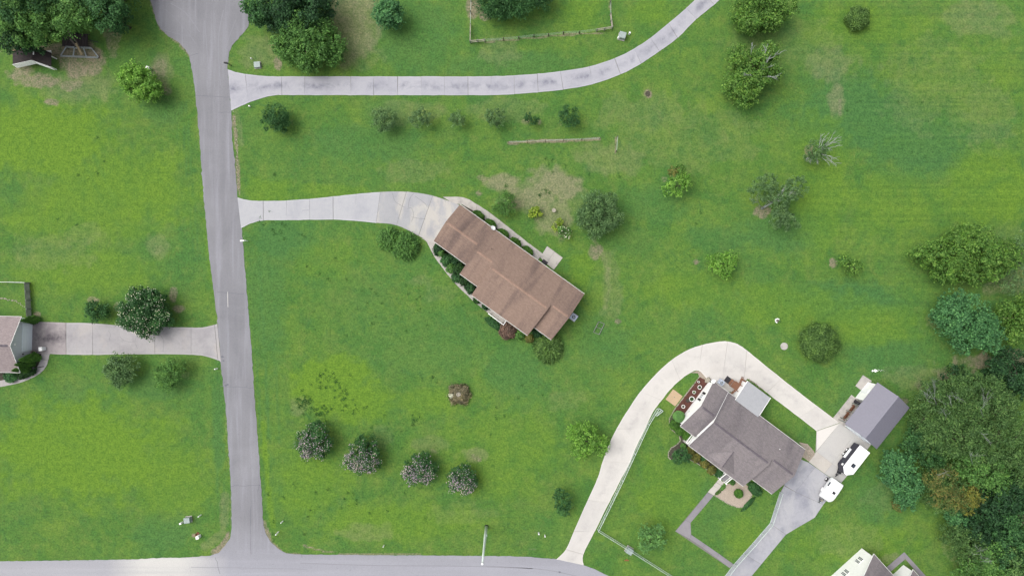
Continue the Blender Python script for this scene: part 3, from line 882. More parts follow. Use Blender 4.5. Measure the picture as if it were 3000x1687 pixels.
class House:
    """local frame: x along the ridge, y towards the back eave (y = -t)"""
    def __init__(s, name, label, apx, upx, he, roof, ridge, wall, pitch=.5):
        L = math.hypot(*upx)
        s.u = (upx[0] / L, upx[1] / L)
        s.he, s.k = he, PXM * ALT / (ALT - he)
        s.a = apx
        o = P(apx[0], apx[1], he)
        s.rz = math.atan2(-s.u[1], s.u[0])
        s.t = thing(name, label, 'house', (o.x, o.y, 0), s.rz)
        s.roof, s.ridge, s.wall, s.pitch = roof, ridge, wall, pitch
        s.R = Matrix.Rotation(-s.rz, 3, 'Z')
        s.o = Vector((o.x, o.y, 0))
    def loc(s, px, py, z=0.0):
        return s.R @ (P(px, py, z) - s.o)
    def world(s, v):
        return s.R.inverted() @ Vector(v) + s.o
    def section(s, s0, s1, t0, t1, w0=None, w1=None, he=None, back_gutter=True, front_gutter=True, ov=.32, rake0=True, rake1=True):
        """s0..t1 in photo px at eave height"""
        k = s.k
        x0, x1, y0, y1 = s0 / k, s1 / k, -t0 / k, -t1 / k
        he = s.he if he is None else he
        ym = (y0 + y1) / 2
        hr = he + abs(y0 - ym) * s.pitch
        mb = MB(); quad_slab(mb, (x0, ym, hr), (x1, ym, hr), (x1, y0, he), (x0, y0, he), .13); mb.obj('roof_slope', s.roof, s.t)
        mb = MB(); quad_slab(mb, (x0, y1, he), (x1, y1, he), (x1, ym, hr), (x0, ym, hr), .13); mb.obj('roof_slope', s.roof, s.t)
        # ridge cap, tile by tile along the ridge
        rb = MB()
        n = max(3, int((x1 - x0 - .7) / .3))
        for i in range(n):
            a = x0 + .35 + (x1 - x0 - .7) * i / n
            b = x0 + .35 + (x1 - x0 - .7) * (i + 1) / n + .02
            w = .17
            zz = hr + .035 + (.012 if i % 2 else 0)
            rb.add([(a, ym - w, zz - w * s.pitch), (b, ym - w, zz - w * s.pitch), (b, ym, zz), (a, ym, zz), (a, ym + w, zz - w * s.pitch), (b, ym + w, zz - w * s.pitch)],
                   [(0, 1, 2, 3), (3, 2, 5, 4)])
        rb.obj('ridge_cap', s.ridge, s.t)
        if back_gutter:
            MB().box(((x0 + x1) / 2, y0 + .045, he - .1), (x1 - x0 - .02, .08, .1)).obj('gutter', M['gutter'], s.t)
        if front_gutter:
            MB().box(((x0 + x1) / 2, y1 - .045, he - .1), (x1 - x0 - .02, .08, .1)).obj('gutter', M['gutter'], s.t)
        for xe, on, sg in ((x0, rake0, -1), (x1, rake1, 1)):
            if on:
                rk = MB()
                for ya in (y0, y1):
                    rk.beam((xe + sg * .022, ya, he - .05), (xe + sg * .022, ym, hr - .05), .04, .11)
                rk.obj('rake_trim', M['white'], s.t)
        # walls
        wx0 = x0 + ov if w0 is None else w0 / k
        wx1 = x1 - ov if w1 is None else w1 / k
        ya, yb = y1 + ov, y0 - ov
        zt = he + ov * s.pitch - .16
        prof = [(ya, 0), (yb, 0), (yb, zt), (ym, hr - .16), (ya, zt)]
        vs = [(wx0, y, z) for y, z in prof] + [(wx1, y, z) for y, z in prof]
        MB().add(vs, [(0, 1, 2, 3, 4), (9, 8, 7, 6, 5), (1, 0, 5, 6), (2, 1, 6, 7), (3, 2, 7, 8), (4, 3, 8, 9), (0, 4, 9, 5)]).obj('wall', s.wall, s.t)
        return dict(x0=x0, x1=x1, y0=y0, y1=y1, ym=ym, hr=hr, wx0=wx0, wx1=wx1, ya=ya, yb=yb)
    def window_end(s, x, y, z, w, h, shutters=True, sg=-1, panes=(2, 2), frame=.06, glass='glass'):
        """window in a gable wall at x, facing sg along x"""
        wd = MB().box((x + sg * .03, y, z), (.05, w, h)).obj('window', M['white'], s.t)
        nx, nz = panes
        for i in range(nx):
            for j in range(nz):
                pw, ph = (w - frame * (nx + 1)) / nx, (h - frame * (nz + 1)) / nz
                MB().box((x + sg * .058, y - w / 2 + frame + pw / 2 + i * (pw + frame), z - h / 2 + frame + ph / 2 + j * (ph + frame)), (.02, pw, ph)).obj('pane', M[glass], wd)
        if shutters:
            for q in (-1, 1):
                MB().box((x + sg * .035, y + q * (w / 2 + .24), z), (.05, .36, h + .1)).obj('shutter', M['black'], s.t)
    def window_side(s, x, y, z, w, h, sg):
        wd = MB().box((x, y + sg * .03, z), (w, .05, h)).obj('window', M['white'], s.t)
        for i in (-1, 1):
            MB().box((x + i * w / 4, y + sg * .058, z), (w / 2 - .09, .02, h - .12)).obj('pane', M['glass'], wd)

# ---- house with the brown roof
HB = House('brown_roofed_house', 'long house with stepped brown shingle roof in the middle of the picture', (1347.6, 599.2), (364, 262), 3.0,
           M['brown_shingle'], M['brown_ridge'], M['tan_wall'])
b1 = HB.section(0, 118, 0, 132, w1=126, rake0=False, rake1=False)
b2 = HB.section(118, 182, 0, 165, w0=124, w1=190, rake0=False, rake1=False)
b3 = HB.section(182, 385, 0, 195.5, rake0=False, rake1=False)
b4 = HB.section(385, 449, 0, 165, w0=380, rake0=False, rake1=False)
# garage doors in the left gable wall
for yy in (-2.1, -5.0):
    gd = MB().box((b1['wx0'] - .03, yy, 1.08), (.05, 2.5, 2.15)).obj('garage_door', M['white'], HB.t)
    for j in range(4):
        MB().box((b1['wx0'] - .062, yy, .3 + j * .52), (.014, 2.4, .46)).obj('door_panel', M['white'], gd)
for xx in (2.2, 8.5, 14, 18.5):
    HB.window_side(xx, b3['yb'] if False else -.32, 1.6, 1.3, 1.2, 1)
HB.window_side(13.2, b3['ya'], 1.6, 1.6, 1.3, -1)
HB.window_side(18.8, b3['ya'], 1.6, 1.6, 1.3, -1)
HB.window_side(3.5, b1['ya'], 1.6, 1.3, 1.2, -1)
dr = MB().box((16.6, b3['ya'] - .03, 1.75), (1.0, .06, 2.1)).obj('door', M['rust_brown'], HB.t)
MB().box((17.0, b3['ya'] - .075, 1.75), (.05, .05, .14)).obj('handle', M['galv'], dr)
dr = MB().box((15.3, -.29, 1.25), (1.7, .06, 2.1)).obj('door', M['white'], HB.t)
MB().box((15.1, -.25, 1.2), (.05, .05, .14)).obj('handle', M['galv'], dr)
for (px, py) in ((1359, 605), (1392, 629), (1464, 679), (1712, 857)):
    v = HB.loc(px, py, 2.6)
    d = MB().tube([(v.x, .02, 2.88), (v.x, .12, 2.6), (v.x, -.26, 2.3), (v.x, -.27, .1)], .05, 6)
    d.obj('downspout', M['white'], HB.t)
v = HB.loc(1440, 729, 4.6)                                         # plumbing vent on the back slope
MB().tube([(v.x, v.y, 4.2), (v.x, v.y, 5.0)], .05, 8).obj('vent_pipe', M['charcoal'], HB.t)

# front porch stair of the brown house
pa, pb = HB.loc(1436, 913), HB.loc(1478, 947)
def porch_brown():
    y1, y0 = b3['ya'] + .35, b3['y1'] - .95                    # from the wall out past the eave
    xs, xe = HB.loc(1434, 915, .5).x, HB.loc(1480, 945, 1.0).x
    t = HB.t
    land = MB().box(((xs + 1.75 + xe) / 2, (y1 + y0) / 2, .42), (xe - xs - 1.75, y1 - y0, .84)).obj('porch_landing', M['conc_walk'], t)
    for i in range(5):
        x = xs + i * .35
        MB().box((x + .175, (y1 + y0) / 2 + .04, .085 * (i + 1) - .001), (.345, y1 - y0 - .16, .17 * (i + 1) * .98)).obj('stair_tread', M['conc_walk'], t)
    r = MB()
    zl = .84
    for i, x in enumerate(np.arange(xs + 1.8, xe, .14)):
        r.box((x, y0 + .04, zl + .45), (.035, .035, .9))
    for y in np.arange(y0 + .1, b3['y1'] - .05, .14):
        r.box((xe - .05, y, zl + .45), (.035, .035, .9))
    for i in range(12):
        x = xs + .06 + i * .145
        z = .84 * (x - xs) / 1.75
        r.box((x, y0 + .04, z + .45), (.035, .035, .9))
    r.beam((xs, y0 + .04, .95), (xs + 1.75, y0 + .04, 1.78), .1, .08)
    r.box(((xs + 1.75 + xe) / 2, y0 + .04, zl + .93), (xe - xs - 1.75, .1, .08))
    r.box((xe - .05, (y0 + b3['y1']) / 2, zl + .935), (.1, abs(b3['y1'] - y0), .07))
    for x, z in ((xs, 0), (xs + 1.75, .84), (xe - .05, .84)):
        r.box((x, y0 + .04, z + .55), (.12, .12, 1.1))
    r.obj('railing', M['white'], t)
porch_brown()

# ---- house with the grey roof
HG = House('grey_roofed_house', 'white sided house with grey shingle roof inside the looping white driveway', (2094, 1119), (260, 194), 3.0,
           M['grey_shingle'], M['grey_ridge'], M['white'])
g1 = HG.section(-4, 50, 0, 163, w1=58, rake1=False)
g2 = HG.section(50, 250, 0, 194, rake0=True, rake1=False)
g3 = HG.section(250, 331, 0, 162, w0=244, rake0=False, rake1=False)
def cross_gable():
    k = HG.k
    s0, s1, tf = 102 / k, 204 / k, 182 / k
    sm = (s0 + s1) / 2
    slope_z = lambda t: HG.he + (194 / k - t) * HG.pitch
    zf = slope_z(tf)
    zr = zf + (s1 - s0) / 2 * HG.pitch
    tb = 194 / k - (zr - HG.he) / HG.pitch
    e = .03
    a, b, f, bk = (s0, -tf, zf + e), (s1, -tf, zf + e), (sm, -tf - .15, zr + e), (sm, -tb, zr + e)
    lo = [(s0, -tf, zf - .25), (s1, -tf, zf - .25), (sm, -tb, zf - .25)]
    MB().add([a, f, bk, lo[0], lo[2]], [(0, 1, 2), (3, 0, 2, 4)]).obj('gable_slope', M['grey_shingle'], HG.t)
    MB().add([b, bk, f, lo[1], lo[2]], [(0, 1, 2), (0, 3, 4, 1)]).obj('gable_slope', M['grey_shingle'], HG.t)
    MB().add([(s0 + .2, -tf + .1, zf), (s1 - .2, -tf + .1, zf), (sm, -tf + .1, zr - .12)], [(0, 1, 2)]).obj('gable_wall', M['white'], HG.t)
    MB().tube([(sm, -tf - .12, zr + .045), (sm, -tb, zr + .045)], .07, 6).obj('ridge_cap', M['grey_ridge'], HG.t)
cross_gable()
v = HG.loc(2055.6, 1160.7, 1.75)
HG.window_end(g1['wx0'], v.y, 1.75, .78, 1.35, glass='pale_glass')
v = HG.loc(2014, 1201, 1.2)
MB().box((g1['wx0'] - .03, v.y, 1.3), (.05, .3, .3)).obj('wall_vent', M['galv'], HG.t)
for xx in (4.2, 7.4, 9.6):
    HG.window_side(xx, g2['ya'], 1.65, 1.2, 1.4, -1)
dr = MB().box((6.0, g2['ya'] - .03, 1.5), (1.0, .06, 2.1)).obj('door', M['rust_brown'], HG.t)
MB().box((6.4, g2['ya'] - .075, 1.45), (.05, .05, .14)).obj('handle', M['galv'], dr)
for px, py, zz in ((2132, 1242, 4.6), (2284, 1315, 4.2)):
    v = HG.loc(px, py, zz)
    f = MB().lathe((v.x, v.y, zz - .45), [(.16, 0), (.16, .06), (.06, .2), (.055, .62)], 10)
    f.obj('vent_pipe', M['white'], HG.t)
# sunroom with a low pale roof against the back wall
k = HG.k
def sunroom():
    c = [HG.loc(*p, 2.7) for p in ((2158.5, 1163), (2188.6, 1115), (2256, 1163), (2226, 1211))]
    x0 = (c[0].x + c[1].x) / 2; x1 = (c[2].x + c[3].x) / 2
    y1 = (c[1].y + c[2].y) / 2
    mb = MB(); quad_slab(mb, (x0, -.35, 3.32), (x1, -.35, 3.32), (x1, y1, 2.68), (x0, y1, 2.68), .14)
    mb.obj('sunroom_roof', M['membrane'], HG.t)
    MB().beam((x0 - .03, -.30, 3.27), (x0 - .03, y1, 2.63), .06, .2).obj('rake_trim', M['white'], HG.t)
    MB().beam((x1 + .03, -.05, 3.2), (x1 + .03, y1, 2.63), .06, .2).obj('rake_trim', M['white'], HG.t)
    w = MB().box(((x0 + x1) / 2, y1 / 2 - .2, 1.25), (x1 - x0 - .3, y1 - .15, 2.5)).obj('sunroom_wall', M['white'], HG.t)
    for i in range(3):
        MB().box((x0 + .8 + i * (x1 - x0 - .6) / 3, y1 - .235, 1.4), (.9, .04, 1.2)).obj('pane', M['glass'], w)
    return x0, x1, y1
sx0, sx1, sy1 = sunroom()

def stair_white():
    """front stair with white rails of the grey house"""
    a, b = HG.loc(2112, 1399, .1), HG.loc(2128, 1415, .1)
    xm = (HG.loc(2110, 1400, .9).x + HG.loc(2126, 1416, .9).x) / 2
    xa, xb = HG.loc(2110, 1400, .9).x, HG.loc(2125.5, 1416, .9).x
    y0 = (HG.loc(2110, 1400, .9).y + HG.loc(2125.5, 1416, .9).y) / 2
    y1 = g2['ya'] + .6
    t = HG.t
    n = 5
    dy = (g2['y1'] - .1 - y0) / n
    for i in range(n):
        MB().box(((xa + xb) / 2, y0 + dy * (i + .5), .085 * (i + 1)), (xb - xa - .12, dy - .012, .17 * (i + 1))).obj('stair_tread', M['conc_walk_dark'], t)
    MB().box(((xa + xb) / 2 - .6, (g2['y1'] + g2['ya']) / 2 + .1, .42), (xb - xa + 2.6, .9, .85)).obj('porch_floor', M['conc_walk'], t)
    for x in (xa, xb):
        r = MB()
        r.beam((x, y0 - .05, .95), (x, y0 + dy * n + .2, 1.85), .12, .09)
        r.beam((x, y0 - .05, .25), (x, y0 + dy * n + .2, 1.1), .09, .06)
        for j in range(9):
            q = j / 8
            r.box((x, y0 + dy * n * q, .1 + .9 * q + .45), (.04, .04, .95))
        r.box((x, y0 - .05, .6), (.16, .16, 1.2))
        r.box((x, y0 - .05, 1.22), (.22, .22, .06))
        r.obj('railing', M['white'], t)
    # short rail at the left end of the porch
    a, b = HG.loc(2017, 1295, 1.4), HG.loc(2040, 1281, 1.4)
    xl = g2['x0'] + .15
    ry0, ry1 = g2['y1'] + .2, g1['y1'] - .2
    r = MB()
    for off in (0, -.32):
        r.box((xl + off, (ry0 + ry1) / 2, 1.7), (.1, abs(ry1 - ry0) + .3, .08))
        for j in range(8):
            r.box((xl + off, ry0 + (ry1 - ry0) * j / 7, 1.25), (.04, .04, .9))
    r.box((xl - .16, ry0 - .1, 1.75), (.45, .12, .1))
    r.obj('railing', M['white'], t)
    MB().box((xl + .5, (ry0 + ry1) / 2, .42), (1.8, abs(ry1 - ry0) + .6, .8)).obj('porch_floor', M['conc_walk'], t)
stair_white()

def deck():
    th = thing('deck', 'small brown stained deck with rails beside the pale sunroom roof', 'deck', HG.world((sx0 - .9, 1.3, 0)), HG.rz)
    Rl = lambda px, py, z: th.matrix_world.inverted() @ P(px, py, z)
    bpy.context.view_layer.update()
    c = [Rl(*p, .9) for p in ((2139, 1131), (2151, 1116), (2174, 1131), (2162, 1147))]
    x0, x1 = (c[0].x + c[1].x) / 2, (c[2].x + c[3].x) / 2
    y0, y1 = (c[0].y + c[3].y) / 2, (c[1].y + c[2].y) / 2
    n = 9
    for i in range(n):
        w = (x1 - x0) / n
        MB().box((x0 + w * (i + .5), (y0 + y1) / 2, .88), (w - .012, y1 - y0, .04)).obj('plank', M['deck'], th)
    for x in (x0 + .08, x1 - .08):
        for y in (y0 + .08, y1 - .08):
            MB().box((x, y, .43), (.12, .12, .86)).obj('post', M['deck'], th)
    for y in (y0, y1):
        r = MB().box(((x0 + x1) / 2 + .1, y, 1.75), (x1 - x0 + .4, .13, .05))
        for j in range(8):
            r.box((x0 + (x1 - x0) * j / 7, y, 1.33), (.04, .04, .82))
        r.obj('railing', M['deck'], th)
    # two flights of steps along the sunroom
    for sg, yb in ((1, y1), (-1, y0)):
        for i in range(4):
            z = .88 - .2 * (i + 1)
            MB().box((x1 - .1, yb + sg * (.16 + .3 * i), z), (1.05, .28, .05)).obj('stair_tread', M['deck'], th)
        for xo in (-.68, .5):
            MB().beam((x1 + xo, yb, 1.7), (x1 + xo, yb + sg * 1.3, .95), .09, .06).obj('hand_rail', M['deck'], th)
            MB().box((x1 + xo, yb + sg * 1.3, .5), (.09, .09, 1.0)).obj('post', M['deck'], th)
    MB().box((x0 - .62, (y0 + y1) / 2 + .1, .05), (1.0, 1.0, .06)).obj('landing_mat', M['charcoal'], th)
    for j in range(3):
        MB().box((x0 - .18 - .0 * j, (y0 + y1) / 2 + .1, .25 * (j + 1)), (.26, 1.0, .05)).obj('stair_tread', M['deck'], th)
bpy.context.view_layer.update()
deck()

# ---- white house cut by the bottom edge
HW = House('white_house', 'white gabled house with grey roof in the bottom right corner', (2560, 1622), (84, 93), 3.6,
           M['grey_shingle'], M['grey_ridge'], M['white'], pitch=.62)
w1 = HW.section(0, 300, 0, 168)
for px, py in ((2514, 1636.5), (2473, 1673)):
    v = HW.loc(px, py, 1.9)
    HW.window_end(w1['wx0'], v.y - .32, 1.85, .52, 1.25, shutters=False, panes=(2, 3), frame=.07)
    HW.window_end(w1['wx0'], v.y + .32, 1.85, .52, 1.25, shutters=False, panes=(2, 3), frame=.07)
v = HW.loc(2527, 1607, .5)
MB().tube([(w1['wx0'] - .07, w1['yb'] - .1, .1), (w1['wx0'] - .07, w1['yb'] - .1, 3.3)], .05, 6).obj('downspout', M['white'], HW.t)
HS = House('white_shed', 'small white gabled shed beside the bottom right path', (2675, 1668), (84, 93), 2.6, M['grey_shingle'], M['grey_ridge'], M['white'], pitch=.6)
HS.t['category'] = 'shed'
HS.section(0, 90, 0, 86, ov=.2)

# ---- house at the left edge
HL = House('garage_house', 'house with taupe roof and white garage door at the left edge', (62, 928), (1, 0.024), 3.0,
           M['taupe_shingle'], M['grey_ridge'], M['siding_grey'], pitch=.52)
l1 = HL.section(-330, 0, 0, 163, rake0=False)
yd = (HL.loc(86, 948, 1.2).y + HL.loc(84, 1028, 1.2).y) / 2
gd = MB().box((l1['wx1'] + .03, yd, 1.12), (.05, 4.5, 2.25)).obj('garage_door', M['door_white'], HL.t)
for j in range(4):
    for i in range(4):
        MB().box((l1['wx1'] + .062, yd - 1.68 + i * 1.12, .3 + j * .55), (.014, 1.02, .47)).obj('door_panel', M['door_white'], gd)
MB().box((l1['wx1'] + .1, yd - 2.6, 2.1), (.16, .14, .22)).obj('wall_lamp', M['black'], HL.t)
MB().box((l1['wx1'] + .06, l1['ym'] + .1, 3.9), (.08, .35, .3)).obj('wall_vent', M['white'], HL.t)
HL.window_side(-4, l1['ya'], 1.6, 1.4, 1.2, -1)

# ---- garage with the ribbed metal roof
GA = thing('metal_roofed_garage', 'detached garage with ribbed grey metal roof next to the woods', 'garage')
def garage():
    he = 3.0
    a, c = P(2571, 1120, he), P(2475, 1241, he)            # front eave (facing the lawn)
    d, e = P(2668, 1188, he), P(2573, 1311, he)            # back eave
    u = (c - a); L = u.length; u /= L
    v = ((d - a) + (e - c)) / 2
    v -= u * v.dot(u)
    W = v.length; v /= W
    rz = math.atan2(u.y, u.x)
    GA.location = (a.x, a.y, 0); GA.rotation_euler = (0, 0, rz)
    # local x = along ridge towards the drive, local y = +/- v
    sg = 1 if Matrix.Rotation(-rz, 3, 'Z') @ v @ Vector((0, 1, 0)) > 0 else -1
    Y = lambda t: sg * t
    hr = he + W / 2 * .42
    for t0, t1, z0, z1 in ((0, W / 2, he, hr), (W / 2, W, hr, he)):
        mb = MB()
        pts = [(0, Y(t0), z0), (L, Y(t0), z0), (L, Y(t1), z1), (0, Y(t1), z1)]
        if sg < 0:
            pts = pts[::-1]
        quad_slab(mb, *pts, .08)
        n = int(L / .31)
        for i in range(n + 1):
            x = L * i / n
            x = min(max(x, .03), L - .03)
            p0, p1 = Vector((x, Y(t0), z0 + .022)), Vector((x, Y(t1), z1 + .022))
            mb.beam(p0, p1, .055, .045)
        mb.obj('roof_slope', M['metal_roof'], GA)
    mb = MB()
    for q in (-1, 1):
        pts = [(-.03, Y(W / 2), hr + .062), (L + .03, Y(W / 2), hr + .062), (L + .03, Y(W / 2 + q * .22), hr - .03), (-.03, Y(W / 2 + q * .22), hr - .03)]
        mb.add(pts, [(0, 1, 2, 3)])
    mb.obj('ridge_cap', M['metal_roof'], GA)
    # walls: enclosed behind, a white room at the far end of the front, an open porch along the rest
    pd = 1.9
    def gable_wall(name, x0, x1, t0, t1, mat):
        zr = lambda t: he + min(t, W - t) * .42 - .1
        prof = [(t0, 0), (t1, 0), (t1, zr(t1))] + ([(W / 2, zr(W / 2))] if t0 < W / 2 < t1 else []) + [(t0, zr(t0))]
        n = len(prof)
        vs = [(x0, Y(t), z) for t, z in prof] + [(x1, Y(t), z) for t, z in prof]
        fs = [tuple(range(n)), tuple(range(2 * n - 1, n - 1, -1))] + [(i, n + i, n + (i + 1) % n, (i + 1) % n) for i in range(n)]
        return MB().add(vs, fs).obj(name, mat, GA)
    gable_wall('wall', .25, L - .25, pd, W - .25, M['siding_grey'])
    xr = 3.55
    gable_wall('wall', .25, xr, .22, pd - .003, M['white'])
    # porch floor, posts, beam
    MB().box(((xr + L) / 2, Y(pd / 2 - .3), .06), (L - xr, pd + .55, .12)).obj('porch_floor', M['conc_walk'], GA)
    for x in (xr + 1.0, xr + 2.5, xr + 4.0, L - .35):
        MB().box((x, Y(.25), 1.45), (.1, .1, 2.75)).obj('post', M['old_wood'], GA)
    MB().box(((xr + L) / 2, Y(.25), 2.86), (L - xr - .1, .1, .12)).obj('porch_beam', M['white'], GA)
    # garage doors in the end wall towards the pad
    for t in (W * .42, W * .72):
        gd = MB().box((L - .215, Y(t), 1.15), (.06, 2.1, 2.3)).obj('garage_door', M['door_white'], GA)
        for j in range(4):
            MB().box((L - .178, Y(t), .32 + j * .55), (.014, 1.98, .47)).obj('door_panel', M['door_white'], gd)
    dw = MB().box((1.9, Y(.19), 1.1), (.9, .05, 2.0)).obj('door', M['white_metal'], GA)
    MB().box((2.25, Y(.14), 1.05), (.05, .05, .12)).obj('handle', M['galv'], dw)
    return a, rz, L, W, sg, xr
ga_a, ga_rz, ga_L, ga_W, ga_sg, ga_xr = garage()
bpy.context.view_layer.update()
def ga_world(x, t, z=0):
    return Matrix.Rotation(ga_rz, 3, 'Z') @ Vector((x, ga_sg * t, z)) + Vector((ga_a.x, ga_a.y, 0))

# ------------------------------------------------------------------ things around the houses
def bench(label, loc, rz):
    t = thing('bench', label, 'bench', loc, rz, 'benches on the garage porch')
    for i in range(4):
        MB().box((0, -.2 + i * .12, .45), (1.4, .1, .035)).obj('slat', M['rust_brown'], t)
    for i in range(3):
        MB().box((0, .25, .56 + i * .13), (1.4, .03, .1)).obj('slat', M['rust_brown'], t)
    for sx in (-.6, .6):
        MB().box((sx, -.18, .22), (.07, .07, .44)).obj('leg', M['rust_brown'], t)
        MB().box((sx, .2, .45), (.07, .07, .9)).obj('leg', M['rust_brown'], t)
bench('brown slatted bench on the garage porch nearer the grill', ga_world(ga_xr + 1.85, .62, .12), ga_rz + (pi if ga_sg < 0 else 0) + pi)
bench('brown slatted bench on the garage porch nearer the drive', ga_world(ga_xr + 3.35, .62, .12), ga_rz + (pi if ga_sg < 0 else 0) + pi)
def grill(loc, rz):
    t = thing('grill', 'black covered grill at the white wall on the garage porch', 'grill', loc, rz)
    MB().box((0, 0, .45), (.9, .5, .7), taper=.95).obj('cabinet', M['charcoal'], t)
    b = MB(); b.tube([(-.45, 0, .95), (.45, 0, .95)], .27, 12); b.obj('lid', M['black'], t, True)
    MB().box((.68, 0, .82), (.42, .45, .04)).obj('side_shelf', M['charcoal'], t)
    MB().box((-.68, 0, .82), (.42, .45, .04)).obj('side_shelf', M['charcoal'], t)
    for x in (-.38, .38):
        MB().tube([(x, -.2, .06), (x, .2, .06)], .06, 8).obj('wheel', M['rubber'], t)
    MB().tube([(-.3, -.3, .95), (.3, -.3, .95)], .02, 6).obj('handle', M['galv'], t)
grill(ga_world(ga_xr + .55, .8, .12), ga_rz + pi / 2)

def ac_unit(name, label, loc, rz, s=1.0):
    t = thing(name, label, 'air conditioner', loc, rz)
    MB().box((0, 0, .04), (1.05 * s, 1.05 * s, .08)).obj('pad', M['conc_walk'], t)
    MB().box((0, 0, .5), (.9 * s, .9 * s, .84)).obj('casing', M['ac'], t)
    r = MB(); r.lathe((0, 0, .921), [(.25 * s, 0), (.25 * s, .03), (.22 * s, .035), (.22 * s, .01)], 20); r.obj('fan_ring', M['charcoal'], t)
    for k in range(3):
        a = 2 * pi * k / 3 + .4
        MB().box((.11 * s * cos(a), .11 * s * sin(a), .975), (.17 * s, .09 * s, .015), rz=a).obj('fan_blade', M['ac'], t)
    g = MB()
    for k in range(5):
        g.box((0, 0, .985), (.46 * s, .012, .008), rz=pi * k / 5)
    g.obj('grille', M['galv'], t)
v = P(1681, 929, .9)
ac_unit('air_conditioner', 'pale blue air conditioner at the right end of the brown roofed house', (v.x, v.y, 0), HB.rz, 1.15)
v = P(2110, 1126, .9)
ac_unit('air_conditioner', 'white air conditioner at the back corner of the grey roofed house', (v.x + .25, v.y + .3, 0), HG.rz, .9)

def dish(label, px, py, z, arm_to, r=.42, tilt=(-.5, .6)):
    p = P(px, py, z)
    t = thing('satellite_dish', label, 'satellite dish', p)
    bowl = MB()
    prof = [(.03, .0), (r * .4, .02), (r * .75, .07), (r, .13)]
    bowl.lathe((0, 0, 0), prof + [(r * .99, .145), (r * .7, .085), (.03, .02)], 18)
    b = bowl.obj('reflector', M['white_metal'], t, True)
    b.rotation_euler = (tilt[0], tilt[1], 0)
    q = Vector(arm_to) - p
    MB().tube([(0, 0, -.02), q * .5 + Vector((0, 0, -.1)), q], .035, 6).obj('mast', M['galv'], t)
    R = b.rotation_euler.to_matrix()
    MB().tube([R @ Vector((0, -r, .12)), R @ Vector((0, -r * .4, .5))], .025, 6).obj('feed_arm', M['galv'], t)
    MB().box(R @ Vector((0, -r * .35, .53)), (.12, .12, .14)).obj('receiver', M['white_metal'], t)
w = HB.world((HB.loc(1443, 668, 3.3).x, -.15, 3.08))
dish('white satellite dish on the back eave of the brown roofed house', 1444, 669, 3.5, w)
w = HG.world((.1, -.1, 3.0))
dish('white satellite dish at the left corner of the grey roofed house', 2091, 1118, 3.3, w, .36, (-.5, -.8))

def door_mat(label, px, py, z, rz, size, mat):
    p = P(px, py, z)
    o = MB().box((0, 0, .012), (*size, .024)).obj('door_mat', mat, None, loc=p)
    o.rotation_euler = (0, 0, rz)
    tag(o, label, 'mat')
door_mat('dark mat lying on the small patio behind the brown roofed house', 1596, 768, .1, HB.rz, (.95, .6), M['charcoal'])

# pots in the mulch bed
def pot(label, px, py, r, mat, plant=None):
    p = P(px, py, .3)
    t = thing('flower_pot', label, 'pot', (p.x, p.y, .05), 0, 'round pots in the mulch bed')
    MB().lathe((0, 0, 0), [(r * .62, 0), (r * .7, .06), (r, .40), (r * 1.06, .42), (r * 1.06, .47), (r * .86, .47), (r * .84, .38)], 18).obj('bowl', mat, t, True)
    MB().lathe((0, 0, .36), [(r * .83, 0), (r * .8, .03)], 14).obj('soil', M['soil'], t)
    if plant:
        leaves_obj(t, 'plant', plant, np.tile([[0, 0, .5]], (60, 1)) + RNG.normal(0, r * .3, (60, 3)) * [1, 1, .6], .16, .09)

# ------------------------------------------------------------------ foliage
def leaf_arrays(c, L, W, rng, outward=None, up=.55, rnd=.75, size_var=.35, along=None):
    n = len(c)
    rv = rng.normal(0, 1, (n, 3))
    rv /= np.linalg.norm(rv, axis=1, keepdims=True)
    nrm = np.array([0, 0, 1.]) * up + rv * rnd
    if outward is not None:
        nrm = nrm + outward * .6
    nrm /= np.linalg.norm(nrm, axis=1, keepdims=True)
    if along is None:
        a = np.cross(nrm, rng.normal(0, 1, (n, 3)))
    else:
        a = along - nrm * np.sum(along * nrm, 1, keepdims=True)
    a /= np.linalg.norm(a, axis=1, keepdims=True) + 1e-9
    b = np.cross(nrm, a)
    s = (1 + rng.uniform(-size_var, size_var, (n, 1)))
    a = a * L * .5 * s
    b = b * W * .5 * s
    lift = nrm * W * .12 * s
    v = np.stack([c - a, c + b + lift - a * .1, c + a, c - b + lift - a * .1], 1)
    return v.reshape(-1, 3)

def quads_mesh(name, v, mat):
    n = len(v) // 4
    me = bpy.data.meshes.new(name)
    me.vertices.add(len(v))
    me.vertices.foreach_set('co', v.astype(np.float32).ravel())
    me.loops.add(len(v))
    me.loops.foreach_set('vertex_index', np.arange(len(v), dtype=np.int32))
    me.polygons.add(n)
    me.polygons.foreach_set('loop_start', np.arange(0, len(v), 4, dtype=np.int32))
    me.update(calc_edges=True)
    me.materials.append(mat)
    return me

def leaves_obj(parent, name, mat, c, L, W, **kw):
    me = quads_mesh(name, leaf_arrays(np.asarray(c, float), L, W, RNG, **kw), mat)
    return put(name, me, parent)

def udir(rng, n, zmin=-.35):
    out = np.zeros((0, 3))
    while len(out) < n:
        v = rng.normal(0, 1, (n * 2 + 8, 3))
        v /= np.linalg.norm(v, axis=1, keepdims=True)
        out = np.concatenate([out, v[v[:, 2] > zmin]])
    return out[:n]

